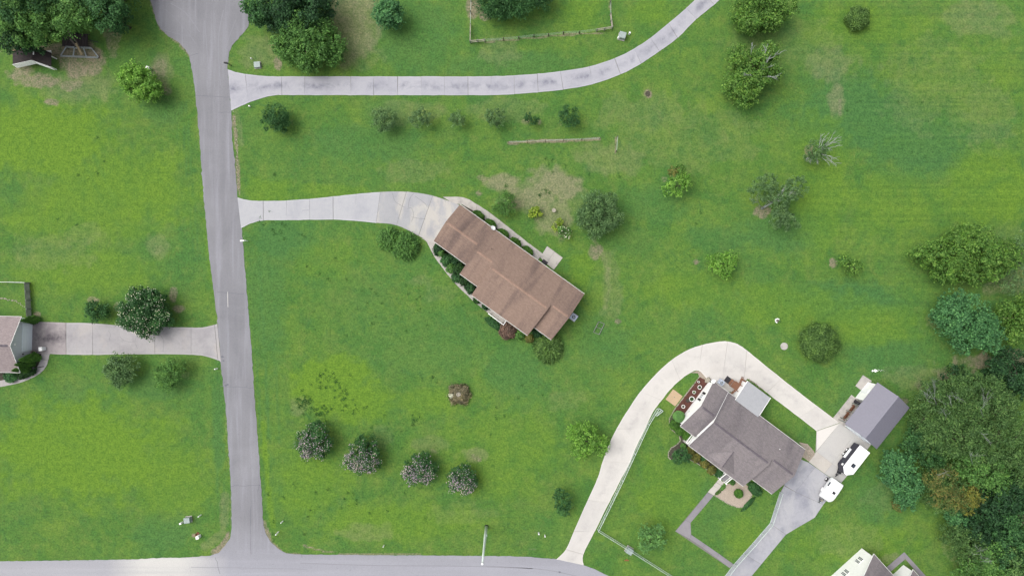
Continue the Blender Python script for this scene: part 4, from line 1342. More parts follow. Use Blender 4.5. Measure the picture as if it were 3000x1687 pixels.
STYLE = {  # clump size (of lobe radius), clumps per lobe, leaf L, W, leaf area factor, flatness, orientation
    'broad':  dict(cl=.30, ncl=34, L=.30, W=.20, lai=3.4, up=.6, rnd=.7),
    'fine':   dict(cl=.24, ncl=46, L=.24, W=.13, lai=3.0, up=.5, rnd=.8),
    'bigleaf': dict(cl=.20, ncl=60, L=.34, W=.17, lai=3.2, up=.55, rnd=.8),
    'dense':  dict(cl=.17, ncl=120, L=.20, W=.12, lai=4.2, up=.3, rnd=.6),
    'sparse': dict(cl=.20, ncl=40, L=.22, W=.12, lai=1.5, up=.5, rnd=.8),
    'clumpy': dict(cl=.24, ncl=38, L=.30, W=.20, lai=3.4, up=.6, rnd=.7),
    'feather': dict(cl=.26, ncl=48, L=.34, W=.11, lai=2.6, up=.45, rnd=.8),
}

def crown_points(lobes, style, rng, dens=1.0, shoots=0.0):
    st = STYLE[style]
    pts, outs, alongs = [], [], []
    hubs = []
    for (c, R, rv) in lobes:
        c = np.array(c, float)
        k = max(7, int(st['ncl'] * (.8 + .1 * R)))
        d = udir(rng, k, -.45)
        rad = rng.uniform(.5, 1.0, (k, 1)) * np.where(rng.random((k, 1)) < .12, 1.1, 1.0)
        hub = c + d * rad * np.array([R, R, rv])
        hubs.append(hub)
        total = st['lai'] * pi * R * R * dens / (st['L'] * st['W'] * .5) * (.62 if len(lobes) > 1 else 1)
        per = max(6, int(total / k))
        for i in range(k):
            rc = st['cl'] * R * rng.uniform(.6, 1.35)
            m = max(4, int(per * rng.uniform(.5, 1.5)))
            dd = udir(rng, m, -.5)
            rr = rng.uniform(.25, 1.0, (m, 1)) ** .6 * rc
            p = hub[i] + dd * rr * np.array([1, 1, .75])
            pts.append(p)
            o = dd * .7 + d[i] * .5
            outs.append(o)
            alongs.append(dd + d[i] * .8)
    return np.concatenate(pts), np.concatenate(outs), np.concatenate(alongs), np.concatenate(hubs)

def trunk_mesh(base, top, r0, hubs, rng, limbs=7, bend=.0):
    mb = MB()
    base, top = Vector(base), Vector(top)
    n = 5
    pts, rad = [], []
    off = Vector((rng.normal(0, bend), rng.normal(0, bend), 0))
    for i in range(n + 1):
        t = i / n
        pts.append(base.lerp(top, t) + off * sin(pi * t) + Vector((0, 0, -.1 if i == 0 else 0)))
        rad.append(r0 * (1.35 if i == 0 else 1 - .7 * t))
    mb.tube(pts, rad, 7)
    if len(hubs):
        idx = rng.choice(len(hubs), min(limbs, len(hubs)), replace=False)
        for j in idx:
            h = Vector(hubs[j])
            t = rng.uniform(.4, .95)
            s = base.lerp(top, t) + off * sin(pi * t)
            mid = s.lerp(h, .5) + Vector((0, 0, (h - s).length * .12))
            mb.tube([s, mid, h], [r0 * .42 * (1.1 - t * .5), r0 * .26, r0 * .07], 5)
    return mb

def tree(name, label, cat, lobes_px, h, style='broad', leaf='mid', group=None, seed=1, squash=.8, base_px=None, dens=1.0,
         blossom=None, limbs=7, trunk=None, bark='bark', extra=None, low=None, bend=.1, lsc=1.0, skirt=True):
    """lobes_px: (px, py, radius px[, top height]) as seen in the photograph; h: height of the plant"""
    rng = np.random.default_rng(seed)
    lobes = []
    for lp in lobes_px:
        px, py, r = lp[:3]
        hh = lp[3] if len(lp) > 3 else h
        R0 = r / PXM
        rv = min(R0 * squash, hh * .48)
        zc = hh - rv
        kk = (ALT - zc) / ALT
        R = R0 * kk
        w = P(px, py, zc)
        lobes.append(((w.x, w.y, zc), R, rv * .95))
        if skirt and hh > 4.4 and R > 1.3 and style != 'sparse':
            lobes.append(((w.x, w.y, zc * .55), R * .84, zc * .42))      # lower storey of the crown
    if base_px:
        b = P(*base_px)
    else:
        wts = [l[1] ** 2 for l in lobes]
        b = Vector((sum(l[0][0] * q for l, q in zip(lobes, wts)) / sum(wts), sum(l[0][1] * q for l, q in zip(lobes, wts)) / sum(wts), 0))
    t = thing(name, label, cat, (b.x, b.y, 0), 0, group)
    lob = [((c[0] - b.x, c[1] - b.y, c[2]), R, rv) for c, R, rv in lobes]
    p, o, al, hubs = crown_points(lob, style, rng, dens)
    st = STYLE[style]
    zmin = .12 if low is None else low
    keep = p[:, 2] > zmin
    p, o, al = p[keep], o[keep], al[keep]
    v = leaf_arrays(p, st['L'] * lsc, st['W'] * lsc, rng, o, st['up'], st['rnd'], along=al if style in ('bigleaf', 'feather') else None)
    put('crown', quads_mesh('crown', v, L_[leaf]), t)
    top_z = max(c[2] for c, R, rv in lob)
    cx = sum(c[0] for c, _, _ in lob) / len(lob); cy = sum(c[1] for c, _, _ in lob) / len(lob)
    r0 = trunk if trunk else max(.05, .02 * h)
    trunk_mesh((0, 0, 0), (cx * .8, cy * .8, top_z), r0, hubs, rng, limbs, bend).obj('trunk', M[bark], t, True)
    if blossom:
        bl, amt, size = blossom[:3]
        bias = blossom[3] if len(blossom) > 3 else None
        sel = p[:, 2] > np.percentile(p[:, 2], 45)
        q, oo = p[sel], o[sel]
        n = int(len(q) * amt)
        if bias is not None:
            wgt = np.clip(.25 + (q[:, 0] * bias[0] + q[:, 1] * bias[1]) / max(1e-3, lob[0][1]), .04, None)
            idx = rng.choice(len(q), n, replace=False, p=wgt / wgt.sum())
        else:
            idx = rng.choice(len(q), n, replace=False)
        q = q[idx] + oo[idx] / (np.linalg.norm(oo[idx], axis=1, keepdims=True) + 1e-6) * .14 + np.array([0, 0, .1])
        put('blossom', quads_mesh('blossom', leaf_arrays(q, size, size * .8, rng, oo[idx], .9, .4), L_[bl]), t)
    if extra:
        for (nm, lpx, lf, sty, dn) in extra:
            ll = []
            for (px, py, r, hh) in lpx:
                R0 = r / PXM
                rv = min(R0 * squash, hh * .48)
                zc = hh - rv
                w = P(px, py, zc)
                ll.append(((w.x - b.x, w.y - b.y, zc), R0 * (ALT - zc) / ALT, rv))
            p2, o2, a2, h2 = crown_points(ll, sty, rng, dn)
            s2 = STYLE[sty]
            put(nm, quads_mesh(nm, leaf_arrays(p2, s2['L'], s2['W'], rng, o2, s2['up'], s2['rnd']), L_[lf]), t)
    return t

def bare_branches(t, specs, seed=1, mat='pale_bark', r0=.07):
    """specs: list of (from px,py,z) -> (to px,py,z); forked leafless limbs"""
    rng = random.Random(seed)
    base = t.location
    def limb(a, b, r, depth):
        a, b = Vector(a), Vector(b)
        L = (b - a).length
        pts = [a]
        for i in (1, 2, 3):
            q = a.lerp(b, i / 3) + Vector([rng.uniform(-1, 1) * L * .05 for _ in range(3)])
            pts.append(q)
        mb.tube(pts, [r, r * .8, r * .6, r * .3], 5)
        if depth > 0:
            for k in range(4 if depth > 1 else 3):
                s = a.lerp(b, rng.uniform(.3, .85))
                d = (b - a).normalized() * L * rng.uniform(.2, .4) + Vector([rng.uniform(-1, 1) * L * .2 for _ in range(3)])
                limb(s, s + d, r * .55, depth - 1)
    for a, b in specs:
        mb = MB()
        limb(P(*a) - base, P(*b) - base, r0, 2)
        mb.obj('bare_branch', M[mat], t, True)

def bush(name, label, px, py, rpx, h, leaf, style='dense', group=None, seed=1, cat='bush', ry=None, rot=0, blossom=None, squash=.9, rugged=.16, lsc=1.0, dens=1.0):
    """rounded or clipped shrub: leaf shell over a lumpy ellipsoid"""
    rng = np.random.default_rng(seed)
    zc = h * .45
    c = P(px, py, zc)
    R = rpx / PXM * (ALT - zc) / ALT
    Ry = (ry if ry else rpx) / PXM * (ALT - zc) / ALT
    t = thing(name, label, cat, (c.x, c.y, 0), radians(-rot), group)
    st = STYLE[style]
    n = int((2.2 * pi * R * Ry + 2 * pi * max(R, Ry) * h * .8) * 1.9 * dens / (st['L'] * st['W'] * .5 * lsc * lsc))
    n = min(n, 16000)
    d = udir(rng, n, -.6)
    lum = 1 + rugged * (np.sin(d[:, 0] * 5.1 + seed) * np.cos(d[:, 1] * 4.3 + seed * 2) + .7 * np.sin(d[:, 2] * 7 + d[:, 0] * 9 + seed))
    rad = (lum * rng.uniform(.72, 1.02, n) * np.where(rng.random(n) < .05, 1.08, 1))[:, None]
    p = d * rad * np.array([R, Ry, h * .55]) + np.array([0, 0, h * .46])
    p[:, 2] = np.maximum(p[:, 2], .04)
    v = leaf_arrays(p, st['L'] * lsc, st['W'] * lsc, rng, d, .35, .55)
    put('foliage', quads_mesh('foliage', v, L_[leaf]), t)
    core = MB()
    core.lathe((0, 0, 0), [(.03, .0), (.05, .05), (.04, h * .5), (.02, h * .7)], 6)
    for k in range(5):
        a = 2 * pi * k / 5 + seed
        core.tube([(0, 0, .05), (R * .4 * cos(a), Ry * .4 * sin(a), h * .45), (R * .6 * cos(a), Ry * .6 * sin(a), h * .7)], [.04, .03, .01], 5)
    core.obj('stem', M['bark'], t)
    if blossom:
        bl, amt, size = blossom
        k = int(n * amt)
        idx = rng.choice(np.where(d[:, 2] > .15)[0], k)
        put('blossom', quads_mesh('blossom', leaf_arrays(p[idx] + d[idx] * .08, size, size * .8, rng, d[idx], .8, .4), L_[bl]), t)
    return t

def shoots_bush(name, label, px, py, rpx, h, leaf, seed=1, cat='bush', nsh=420, group=None, L=.30, W=.12, arch=.15):
    """shrub of many upright leafy shoots that fan out from the base"""
    rng = np.random.default_rng(seed)
    zc = h * .5
    c = P(px, py, zc)
    R = rpx / PXM * (ALT - zc) / ALT
    t = thing(name, label, cat, (c.x, c.y, 0), 0, group)
    d = udir(rng, nsh, -.05)
    pts, al, outs = [], [], []
    for i in range(nsh):
        e = d[i] * rng.uniform(.75, 1.06)
        tip = np.array([e[0] * R, e[1] * R, max(.25, e[2]) * h * .95 + .1])
        a = np.array([e[0] * R * .35, e[1] * R * .35, h * .35])
        m = rng.integers(7, 12)
        s = np.linspace(.35, 1, m)[:, None]
        line = a + (tip - a) * s
        line[:, 2] -= arch * (s[:, 0] ** 2) * R
        line += rng.normal(0, .05, line.shape)
        dirv = (tip - a) / np.linalg.norm(tip - a)
        pts.append(line)
        al.append(np.tile(dirv, (m, 1)) + rng.normal(0, .45, (m, 3)))
        outs.append(np.tile(d[i] * .4, (m, 1)))
    p = np.concatenate(pts); p[:, 2] = np.maximum(p[:, 2], .05)
    v = leaf_arrays(p, L, W, rng, np.concatenate(outs), .6, .5, along=np.concatenate(al))
    put('foliage', quads_mesh('foliage', v, L_[leaf]), t)
    trunk_mesh((0, 0, 0), (0, 0, h * .4), .08, [x * np.array([R, R, h]) * .6 for x in d[:8]], rng, 8).obj('stem', M['bark'], t, True)
    return t

def arborvitae(label, px, py, rpx, h, leaf='thuja', seed=1, group='arborvitae at the left house'):
    """narrow evergreen cone; px, py is its foot"""
    rng = np.random.default_rng(seed)
    b = P(px, py)
    t = thing('arborvitae', label, 'arborvitae', (b.x, b.y, 0), 0, group)
    R = rpx / PXM
    n = 5200
    s = rng.random(n) ** .8
    prof = R * (1 - s) ** .62 * np.minimum(1, (s + .04) / .14)
    ang = rng.uniform(0, 2 * pi, n)
    lum = 1 + .16 * np.sin(ang * 3 + s * 4 + seed) + .08 * np.sin(ang * 7 + s * 15)
    rr = prof * lum * rng.uniform(.8, 1.03, n)
    p = np.stack([rr * np.cos(ang), rr * np.sin(ang), s * h + .08], 1)
    d = np.stack([np.cos(ang), np.sin(ang), np.full(n, .5)], 1)
    al = np.stack([np.cos(ang) * .5, np.sin(ang) * .5, np.ones(n)], 1) + rng.normal(0, .25, (n, 3))
    put('foliage', quads_mesh('foliage', leaf_arrays(p, .26, .12, rng, d, .2, .4, along=al), L_[leaf]), t)
    MB().tube([(0, 0, -.05), (0, 0, h * .4), (0, 0, h * .9)], [.1, .06, .015], 6).obj('trunk', M['bark'], t)
    return t

# ------------------------------------------------------------------ trees and shrubs
# wood in the top left corner
G1 = 'wood in the top left corner'
tree('broadleaf_tree', 'large green tree right over the white gabled shelter in the top left wood', 'tree', [(92, 62, 90, 10), (60, 20, 70, 10), (122, 96, 44, 7.5)], 11, 'clumpy', 'mid', G1, 101, dens=1.1, skirt=False)
tree('broadleaf_tree', 'large tree in the middle of the top left wood above the tube frame', 'tree', [(212, 20, 82, 10), (162, 80, 40, 7.5), (255, 10, 60, 9), (240, 52, 40, 7.5)], 11, 'clumpy', 'mid', G1, 102, dens=1.1, skirt=False)
tree('broadleaf_tree', 'rightmost dark tree of the top left wood by the turning circle', 'tree', [(305, 25, 58, 9.5), (325, 60, 34, 7)], 9.5, 'broad', 'deep', G1, 103, dens=1.1)
tree('broadleaf_tree', 'dark tree cut by the left edge of the picture in the top left wood', 'tree', [(20, 105, 58, 8), (45, 125, 40, 6)], 8, 'broad', 'dark', G1, 104, skirt=False)
tree('broadleaf_tree', 'small dark tree at the lower left rim of the top left wood', 'tree', [(78, 128, 34, 5), (110, 132, 28, 4.5)], 5, 'broad', 'dark', G1, 105, skirt=False)
tree('broadleaf_tree', 'tall tree in the very top left corner', 'tree', [(10, 10, 80, 12), (120, -50, 90, 12)], 12, 'clumpy', 'deep', G1, 106)
tree('broadleaf_tree', 'tree at the top edge behind the top left wood', 'tree', [(300, -50, 90, 10)], 10, 'broad', 'deep', G1, 107)

tree('round_tree', 'bright yellow green round tree between the shelter and the turning circle', 'tree', [(405, 240, 55, 5.5), (378, 225, 36, 5), (440, 262, 36, 4.6)], 5.5, 'bigleaf', 'bright', None, 110, dens=1.2)

G2 = 'dark trees beside the turning circle'
tree('broadleaf_tree', 'dark tree touching the turning circle', 'tree', [(752, 22, 46, 7), (770, 48, 34, 5.5)], 7, 'clumpy', 'deep', G2, 111, dens=1.1)
tree('broadleaf_tree', 'middle one of the dark trees beside the turning circle', 'tree', [(835, 30, 62, 8), (820, 62, 40, 6)], 8, 'broad', 'dark', G2, 112, dens=1.15)
tree('broadleaf_tree', 'dark tree at the top edge right of the turning circle trees', 'tree', [(915, 22, 62, 8), (900, 60, 40, 6), (860, -30, 80, 9)], 8, 'broad', 'dark', G2, 113, dens=1.15)
tree('spreading_tree', 'wide spreading green tree just above the long driveway', 'tree',
     [(905, 118, 82, 7.5), (850, 135, 56, 6), (965, 125, 52, 6), (895, 165, 48, 5.5), (885, 72, 50, 6.5), (825, 130, 34, 4.6), (975, 165, 30, 4.5)], 7.5, 'bigleaf', 'mid', None, 114, dens=.95)
tree('round_tree', 'compact blue green tree at the top edge left of the paddock', 'tree', [(1137, 40, 44, 5.5), (1125, 55, 28, 4.5), (1152, 50, 28, 4.5), (1140, 20, 28, 5)], 5.5, 'broad', 'blue', None, 115, dens=1.3)
tree('cedar_tree', 'wide dark cedar at the top edge inside the paddock', 'cedar', [(1450, -8, 62, 6.5), (1520, -25, 68, 7), (1580, -18, 46, 5.5), (1475, 22, 36, 5)], 7, 'feather', 'deep', None, 116, dens=1.2)

# row of small fruit trees below the long driveway
G3 = 'row of young trees below the long driveway'
for k, (x, y, r, h, lf, lab, sty) in enumerate([
    (808, 347, 43, 4.6, 'deep', 'dense round tree at the left end of the row below the long driveway', 'fine'),
    (1127, 350, 40, 4.0, 'greygreen', 'largest of the six thin young trees below the long driveway', 'fine'),
    (1234, 346, 34, 3.8, 'greygreen', 'second of the six thin young trees counted from the left', 'sparse'),
    (1338, 348, 27, 3.2, 'greygreen', 'third of the six thin young trees counted from the left', 'sparse'),
    (1449, 342, 33, 3.8, 'greygreen', 'fourth of the six thin young trees counted from the left', 'sparse'),
    (1556, 347, 23, 2.8, 'deep', 'smallest of the six thin young trees, on bare soil', 'sparse'),
    (1665, 343, 33, 3.8, 'deep', 'rightmost of the six thin young trees, above the trellis', 'fine')]):
    tree('young_tree', lab, 'tree', [(x, y, r, h), (x + r * .35, y + r * .3, r * .55, h * .8), (x - r * .4, y - r * .1, r * .5, h * .85)], h, sty, lf, G3, 120 + k,
         dens=2.2 if sty == 'sparse' else 1.3, lsc=.85)

# right part, upper
tree('maple_tree', 'yellow green tree cut by the top edge beside the long driveway', 'tree', [(2225, 15, 78, 7.5), (2195, 55, 46, 6), (2260, 60, 36, 5.5), (2305, 20, 34, 6)], 7.5, 'clumpy', 'yellowgreen', None, 130, dens=1.1)
t = tree('maple_tree', 'yellow green tree with bare white limbs showing at its right side', 'tree',
     [(2175, 245, 62, 6), (2215, 215, 56, 6.5), (2240, 180, 46, 6.8), (2165, 160, 34, 6), (2255, 150, 34, 6.5), (2270, 215, 30, 5.5), (2190, 280, 36, 4.6)], 6.8, 'clumpy', 'yellowgreen', None, 131, dens=.85)
bare_branches(t, [((2215, 225, 4.5), (2262, 165, 7.2)), ((2235, 200, 5), (2250, 128, 7.2)), ((2210, 225, 4.5), (2180, 218, 7.0)), ((2250, 175, 6), (2296, 148, 7)), ((2230, 225, 4.6), (2285, 220, 6.6)), ((2200, 160, 5.5), (2205, 132, 7))], 3, r0=.06)
bush('shrub', 'dense oval shrub standing alone near the top right', 2514, 54, 34, 2.6, 'olive', 'dense', None, 132, rugged=.1)
t = tree('dead_topped_tree', 'small tree with bleached bare branches spreading to the right', 'tree', [(2396, 438, 33, 4.2), (2376, 457, 22, 3.4)], 4.2, 'fine', 'greygreen', None, 133, dens=.9)
bare_branches(t, [((2395, 445, 2.5), (2440, 402, 5)), ((2395, 445, 2.5), (2458, 400, 4.8)), ((2405, 440, 3), (2462, 424, 4.5)), ((2405, 438, 3), (2455, 412, 4.6)), ((2405, 450, 2.5), (2462, 470, 4.2)), ((2402, 450, 2.5), (2455, 484, 4.0)), ((2400, 455, 2), (2430, 480, 3.5)), ((2398, 435, 3), (2405, 392, 4.5)), ((2398, 435, 3), (2420, 398, 4.5)), ((2380, 455, 2), (2358, 468, 3)), ((2385, 455, 2), (2370, 475, 3)), ((2395, 460, 2), (2392, 482, 3))], 5, r0=.05)
tree('young_tree', 'bright green young tree with an orange patch on its top side', 'tree', [(1985, 545, 32, 4.2), (2005, 530, 24, 4), (1958, 555, 22, 3.4)], 4.2, 'bigleaf', 'bright', None, 134, dens=1.1,
     extra=[('orange_foliage', [(1973, 502, 17, 4.3)], 'orange', 'fine', 1.1), ('young_foliage', [(1993, 498, 17, 4.4)], 'yellowgreen', 'fine', 1.2)])
t = tree('leaning_tree', 'thin forked tree leaning right with its grey trunk showing', 'tree',
     [(2225, 560, 36, 5), (2250, 538, 32, 5.2), (2332, 545, 34, 6), (2308, 568, 32, 5.5), (2278, 635, 36, 4.8), (2305, 650, 34, 4.6), (2288, 592, 32, 5), (2292, 620, 28, 4), (2265, 570, 26, 4.6)], 6, 'sparse', 'greygreen', None, 135,
     base_px=(2232, 611), dens=2.3, trunk=.16, bark='pale_bark', lsc=.95)
bare_branches(t, [((2234, 610, .3), (2290, 570, 5.0)), ((2250, 598, 2), (2330, 555, 5.6)), ((2236, 609, .5), (2212, 580, 4))], 8, r0=.05)
tree('young_tree', 'bright green round young tree right of the brown roofed house, standing in open lawn', 'tree', [(2114, 776, 38, 4.2), (2135, 760, 26, 4.2), (2092, 765, 24, 3.8), (2125, 798, 22, 3.4)], 4.2, 'bigleaf', 'bright', None, 136, dens=1.1)
tree('young_tree', 'small two lobed tree left of the big maple', 'tree', [(2473, 764, 20, 3.4), (2505, 782, 24, 3.4), (2490, 798, 15, 2.6)], 3.4, 'bigleaf', 'yellowgreen', None, 137, dens=1.0)
tree('maple_tree', 'big yellow green maple at the right edge of the lawn', 'tree',
     [(2800, 745, 62, 7.5), (2880, 740, 74, 8.5), (2740, 750, 44, 6), (2930, 745, 56, 8), (2780, 795, 46, 6), (2850, 800, 40, 6), (2830, 700, 46, 7), (2700, 745, 30, 5), (2910, 795, 36, 6)], 8.5, 'clumpy', 'yellowgreen', None, 138, dens=.95)
tree('broadleaf_tree', 'large blue green tree right of the round bush at the wood edge', 'tree',
     [(2835, 935, 72, 8.5), (2790, 920, 48, 7), (2880, 960, 56, 8), (2840, 1000, 44, 6.5), (2800, 880, 34, 6), (2905, 1000, 36, 6)], 8.5, 'clumpy', 'blue', None, 139, dens=1.0)
tree('broadleaf_tree', 'grey thinly leaved tree at the right edge behind the maple', 'tree', [(2985, 770, 50, 7), (2960, 830, 36, 5), (3010, 710, 40, 8)], 8, 'sparse', 'greygreen', None, 140, dens=1.5)
tree('broadleaf_tree', 'fresh green tree at the right edge behind the blue green tree', 'tree', [(2975, 925, 48, 6.5), (2985, 975, 36, 5.5), (3030, 900, 50, 7)], 6.5, 'broad', 'yellowgreen', None, 141, dens=1.1)
bush('round_bush', 'large dark round bush beside the concrete lid', 2400, 1003, 57, 3.6, 'olive', 'fine', None, 142, rugged=.07, dens=1.2)

# wood at the lower right
G4 = 'wood at the lower right'
wood = [
    ('dark tree at the right edge where the lower right wood begins', [(2970, 1085, 68, 7.6), (2930, 1110, 40, 6.0), (3030, 1120, 60, 8.5)], 10, 'clumpy', 'dark', 1.15),
    ('dark low tree under the bare limbs at the upper rim of the lower right wood', [(2800, 1105, 40, 4.2), (2850, 1120, 36, 4.7)], 5.5, 'broad', 'dark', 1.0),
    ('feathery tree with bare limbs nearest the garage in the lower right wood', [(2740, 1175, 62, 7.6), (2720, 1230, 50, 6.8), (2790, 1160, 55, 8.1)], 9.5, 'feather', 'feather', .9),
    ('tall feathery tree at the top of the lower right wood', [(2875, 1180, 88, 10.2), (2925, 1200, 60, 9.3), (2840, 1130, 50, 8.5)], 12, 'feather', 'feather', 1.0),
    ('tall feathery tree in the middle of the lower right wood', [(2800, 1265, 84, 10.2), (2850, 1310, 70, 9.3), (2745, 1290, 50, 7.6)], 12, 'feather', 'feather', 1.0),
    ('tree at the right edge in the middle of the lower right wood', [(2965, 1290, 84, 10.2), (2990, 1360, 70, 9.3), (2930, 1340, 50, 8.5)], 12, 'feather', 'feather', 1.0),
    ('green tree between the orange tree and the right edge', [(2885, 1385, 62, 8.5), (2920, 1420, 40, 7.6), (2850, 1360, 44, 8.5)], 10, 'broad', 'mid', 1.0),
    ('low green tree beside the garage at the rim of the lower right wood', [(2700, 1275, 44, 5.5), (2680, 1310, 34, 4.7), (2730, 1340, 40, 5.1)], 6.5, 'broad', 'deep', 1.0),
    ('blue green tree next to the black trailer', [(2640, 1375, 52, 6.4), (2665, 1425, 50, 6.0), (2620, 1350, 34, 5.1), (2660, 1465, 32, 4.7), (2612, 1400, 30, 5.1)], 7.5, 'clumpy', 'blue', 1.1),
    ('tree turning orange and gold at the rim of the lower right wood', [(2765, 1415, 56, 7.2), (2800, 1460, 50, 6.8), (2750, 1470, 36, 6.0)], 8.5, 'feather', 'feather', 1.0),
    ('golden yellow tree beside the orange one', [(2850, 1450, 34, 7.2), (2835, 1480, 26, 6.4)], 8.5, 'feather', 'gold', 1.0),
    ('small bright tree below the orange tree', [(2812, 1520, 28, 4.7), (2790, 1510, 22, 4.2)], 5.5, 'broad', 'blue', 1.1),
    ('dark tree right of the golden tree', [(2900, 1490, 56, 7.6), (2955, 1450, 58, 8.5), (2925, 1530, 40, 6.8)], 10, 'clumpy', 'dark', 1.1),
    ('dark tree at the right edge below the middle of the wood', [(2985, 1540, 64, 8.5), (2950, 1580, 46, 7.6), (3010, 1480, 50, 8.5)], 10, 'clumpy', 'deep', 1.1),
    ('feathery tree at the lower left rim of the lower right wood', [(2800, 1570, 40, 6.0), (2840, 1600, 48, 6.8), (2865, 1640, 46, 6.8)], 8, 'feather', 'feather', .9),
    ('tree with white limbs at the bottom edge of the lower right wood', [(2900, 1640, 56, 7.6), (2870, 1690, 60, 7.6), (2940, 1680, 50, 7.6)], 9, 'broad', 'mid', .9),
    ('tree in the very bottom right corner', [(2985, 1650, 56, 8.5), (3010, 1700, 60, 8.5)], 10, 'broad', 'feather', 1.0),
]
wood += [
    ('dark tree filling the gap at the bottom of the lower right wood', [(2875, 1560, 48, 6.5), (2915, 1590, 50, 7)], 7, 'clumpy', 'dark', 1.1),
    ('dark undergrowth tree between the orange tree and the bottom edge', [(2840, 1545, 36, 5), (2815, 1560, 26, 4.2)], 5, 'clumpy', 'dark', 1.1),
    ('dark tree at the bottom edge left of the corner tree', [(2945, 1640, 48, 7), (2960, 1610, 44, 7.5)], 7.5, 'broad', 'deep', 1.1),
    ('dark tree at the right edge between the feathery trees and the dark ones', [(2985, 1420, 56, 7.5), (2930, 1395, 36, 6)], 7.5, 'clumpy', 'dark', 1.1)]
made = []
for k, (lab, lobes, h, sty, lf, dn) in enumerate(wood):
    made.append(tree('broadleaf_tree', lab, 'tree', lobes, h, sty, lf, G4, 200 + k, dens=dn))
def turning(t, lobes, leaf, seed):
    rng = np.random.default_rng(seed)
    ll = []
    for (px, py, r, hh) in lobes:
        w = P(px, py, hh - .8)
        ll.append(((w.x - t.location.x, w.y - t.location.y, hh - .8), r / PXM, .8))
    p, o, a, h = crown_points(ll, 'feather', rng, .75)
    put('turning_foliage', quads_mesh('turning_foliage', leaf_arrays(p, .3, .11, rng, o, .5, .7), L_[leaf]), t)
turning(made[9], [(2765, 1415, 44, 7.6), (2800, 1462, 40, 7.2), (2745, 1465, 26, 6.4), (2730, 1400, 26, 6.8)], 'orange', 5)
bare_branches(made[2], [((2745, 1190, 6), (2722, 1140, 10)), ((2745, 1185, 6), (2735, 1128, 10)), ((2730, 1180, 6), (2705, 1152, 9.5)), ((2790, 1195, 7), (2775, 1155, 10))], 11, r0=.032)
bare_branches(made[3], [((2830, 1180, 8), (2790, 1150, 12)), ((2860, 1260, 8), (2900, 1290, 12)), ((2880, 1220, 9), (2880, 1160, 13))], 12, r0=.032)
bare_branches(made[4], [((2790, 1380, 6), (2745, 1385, 10)), ((2850, 1360, 8), (2850, 1320, 12)), ((2770, 1230, 8), (2760, 1190, 12))], 13, r0=.032)
bare_branches(made[15], [((2880, 1640, 6), (2870, 1620, 10)), ((2870, 1645, 7), (2905, 1640, 10)), ((2860, 1615, 7), (2890, 1605, 10))], 14, r0=.032)
bush('shrub', 'low rust brown shrub at the foot of the blue green tree by the trailer', 2632, 1478, 18, 1.6, 'orange', 'fine', None, 230)

# crape myrtles
G5 = 'crape myrtles in a slanting row'
for k, (x, y, r, h, lab) in enumerate([
    (922, 1290, 62, 4.2, 'flowering crape myrtle nearest the road'), (1066, 1330, 62, 4.2, 'second flowering crape myrtle from the road, with a mauve centre'),
    (1228, 1371, 56, 4.0, 'third flowering crape myrtle from the road'), (1356, 1402, 49, 3.8, 'smallest flowering crape myrtle, farthest from the road')]):
    tree('crape_myrtle', lab, 'crape myrtle', [(x, y, r * .86, h), (x - r * .35, y + r * .3, r * .55, h * .85), (x + r * .35, y + r * .25, r * .55, h * .85), (x + r * .1, y - r * .4, r * .52, h * .88)],
         h, 'fine', 'deep', G5, 240 + k, dens=1.25, blossom=('pink_flower', .24 if k != 0 else .17, .13, (-.2, -.3)))
bush('brown_clump', 'withered brown flower clump with a pale ring in its middle', 1345, 1155, 29, 1.0, 'brown', 'fine', None, 250, cat='plant', rugged=.25)

# single trees of the lower middle
tree('young_tree', 'bright green feathery tree left of the white driveway', 'tree', [(1715, 1285, 48, 4.4), (1757, 1305, 32, 3.6), (1690, 1268, 32, 4), (1700, 1318, 30, 3.2)], 4.4, 'bigleaf', 'bright', None, 251, dens=.95)
tree('young_tree', 'small dark tree left of the lower end of the white driveway', 'tree', [(1648, 1468, 31, 3.6), (1652, 1492, 20, 2.8), (1640, 1445, 20, 3)], 3.6, 'fine', 'deep', None, 252, dens=1.2)
tree('young_tree', 'green tree inside the chain link fence near the bottom', 'tree', [(1905, 1578, 36, 4.2), (1888, 1552, 22, 4), (1928, 1550, 20, 4), (1932, 1590, 22, 3.6), (1890, 1600, 22, 3.4)], 4.2, 'bigleaf', 'pale', None, 253, dens=1.0)
# left yard
tree('magnolia_tree', 'large round magnolia with white flowers over the left driveway', 'magnolia', [(421, 915, 66, 5.5), (383, 922, 46, 4.8), (455, 930, 48, 4.6), (412, 880, 42, 5), (445, 885, 40, 5), (420, 950, 44, 4.4)], 5.5, 'fine', 'deep', None, 260, dens=1.5, blossom=('white_flower', .045, .15))
tree('young_tree', 'small dark tree left of the magnolia', 'tree', [(284, 912, 32, 3), (272, 902, 22, 2.6), (298, 918, 20, 2.4)], 3, 'feather', 'deep', None, 261, dens=1.7)
tree('young_tree', 'grey green round tree below the left driveway', 'tree', [(352, 1086, 44, 4.0), (376, 1072, 30, 3.4), (328, 1090, 28, 3.2), (356, 1112, 28, 3), (345, 1062, 28, 3.4)], 4, 'feather', 'greygreen', None, 262, dens=1.25)
tree('young_tree', 'thin green tree below the left driveway, nearer the road', 'tree', [(495, 1100, 38, 3.8), (520, 1080, 28, 3.4), (487, 1126, 28, 3), (472, 1092, 28, 3.2), (505, 1068, 24, 3.2)], 3.8, 'feather', 'mid', None, 263, dens=.95)
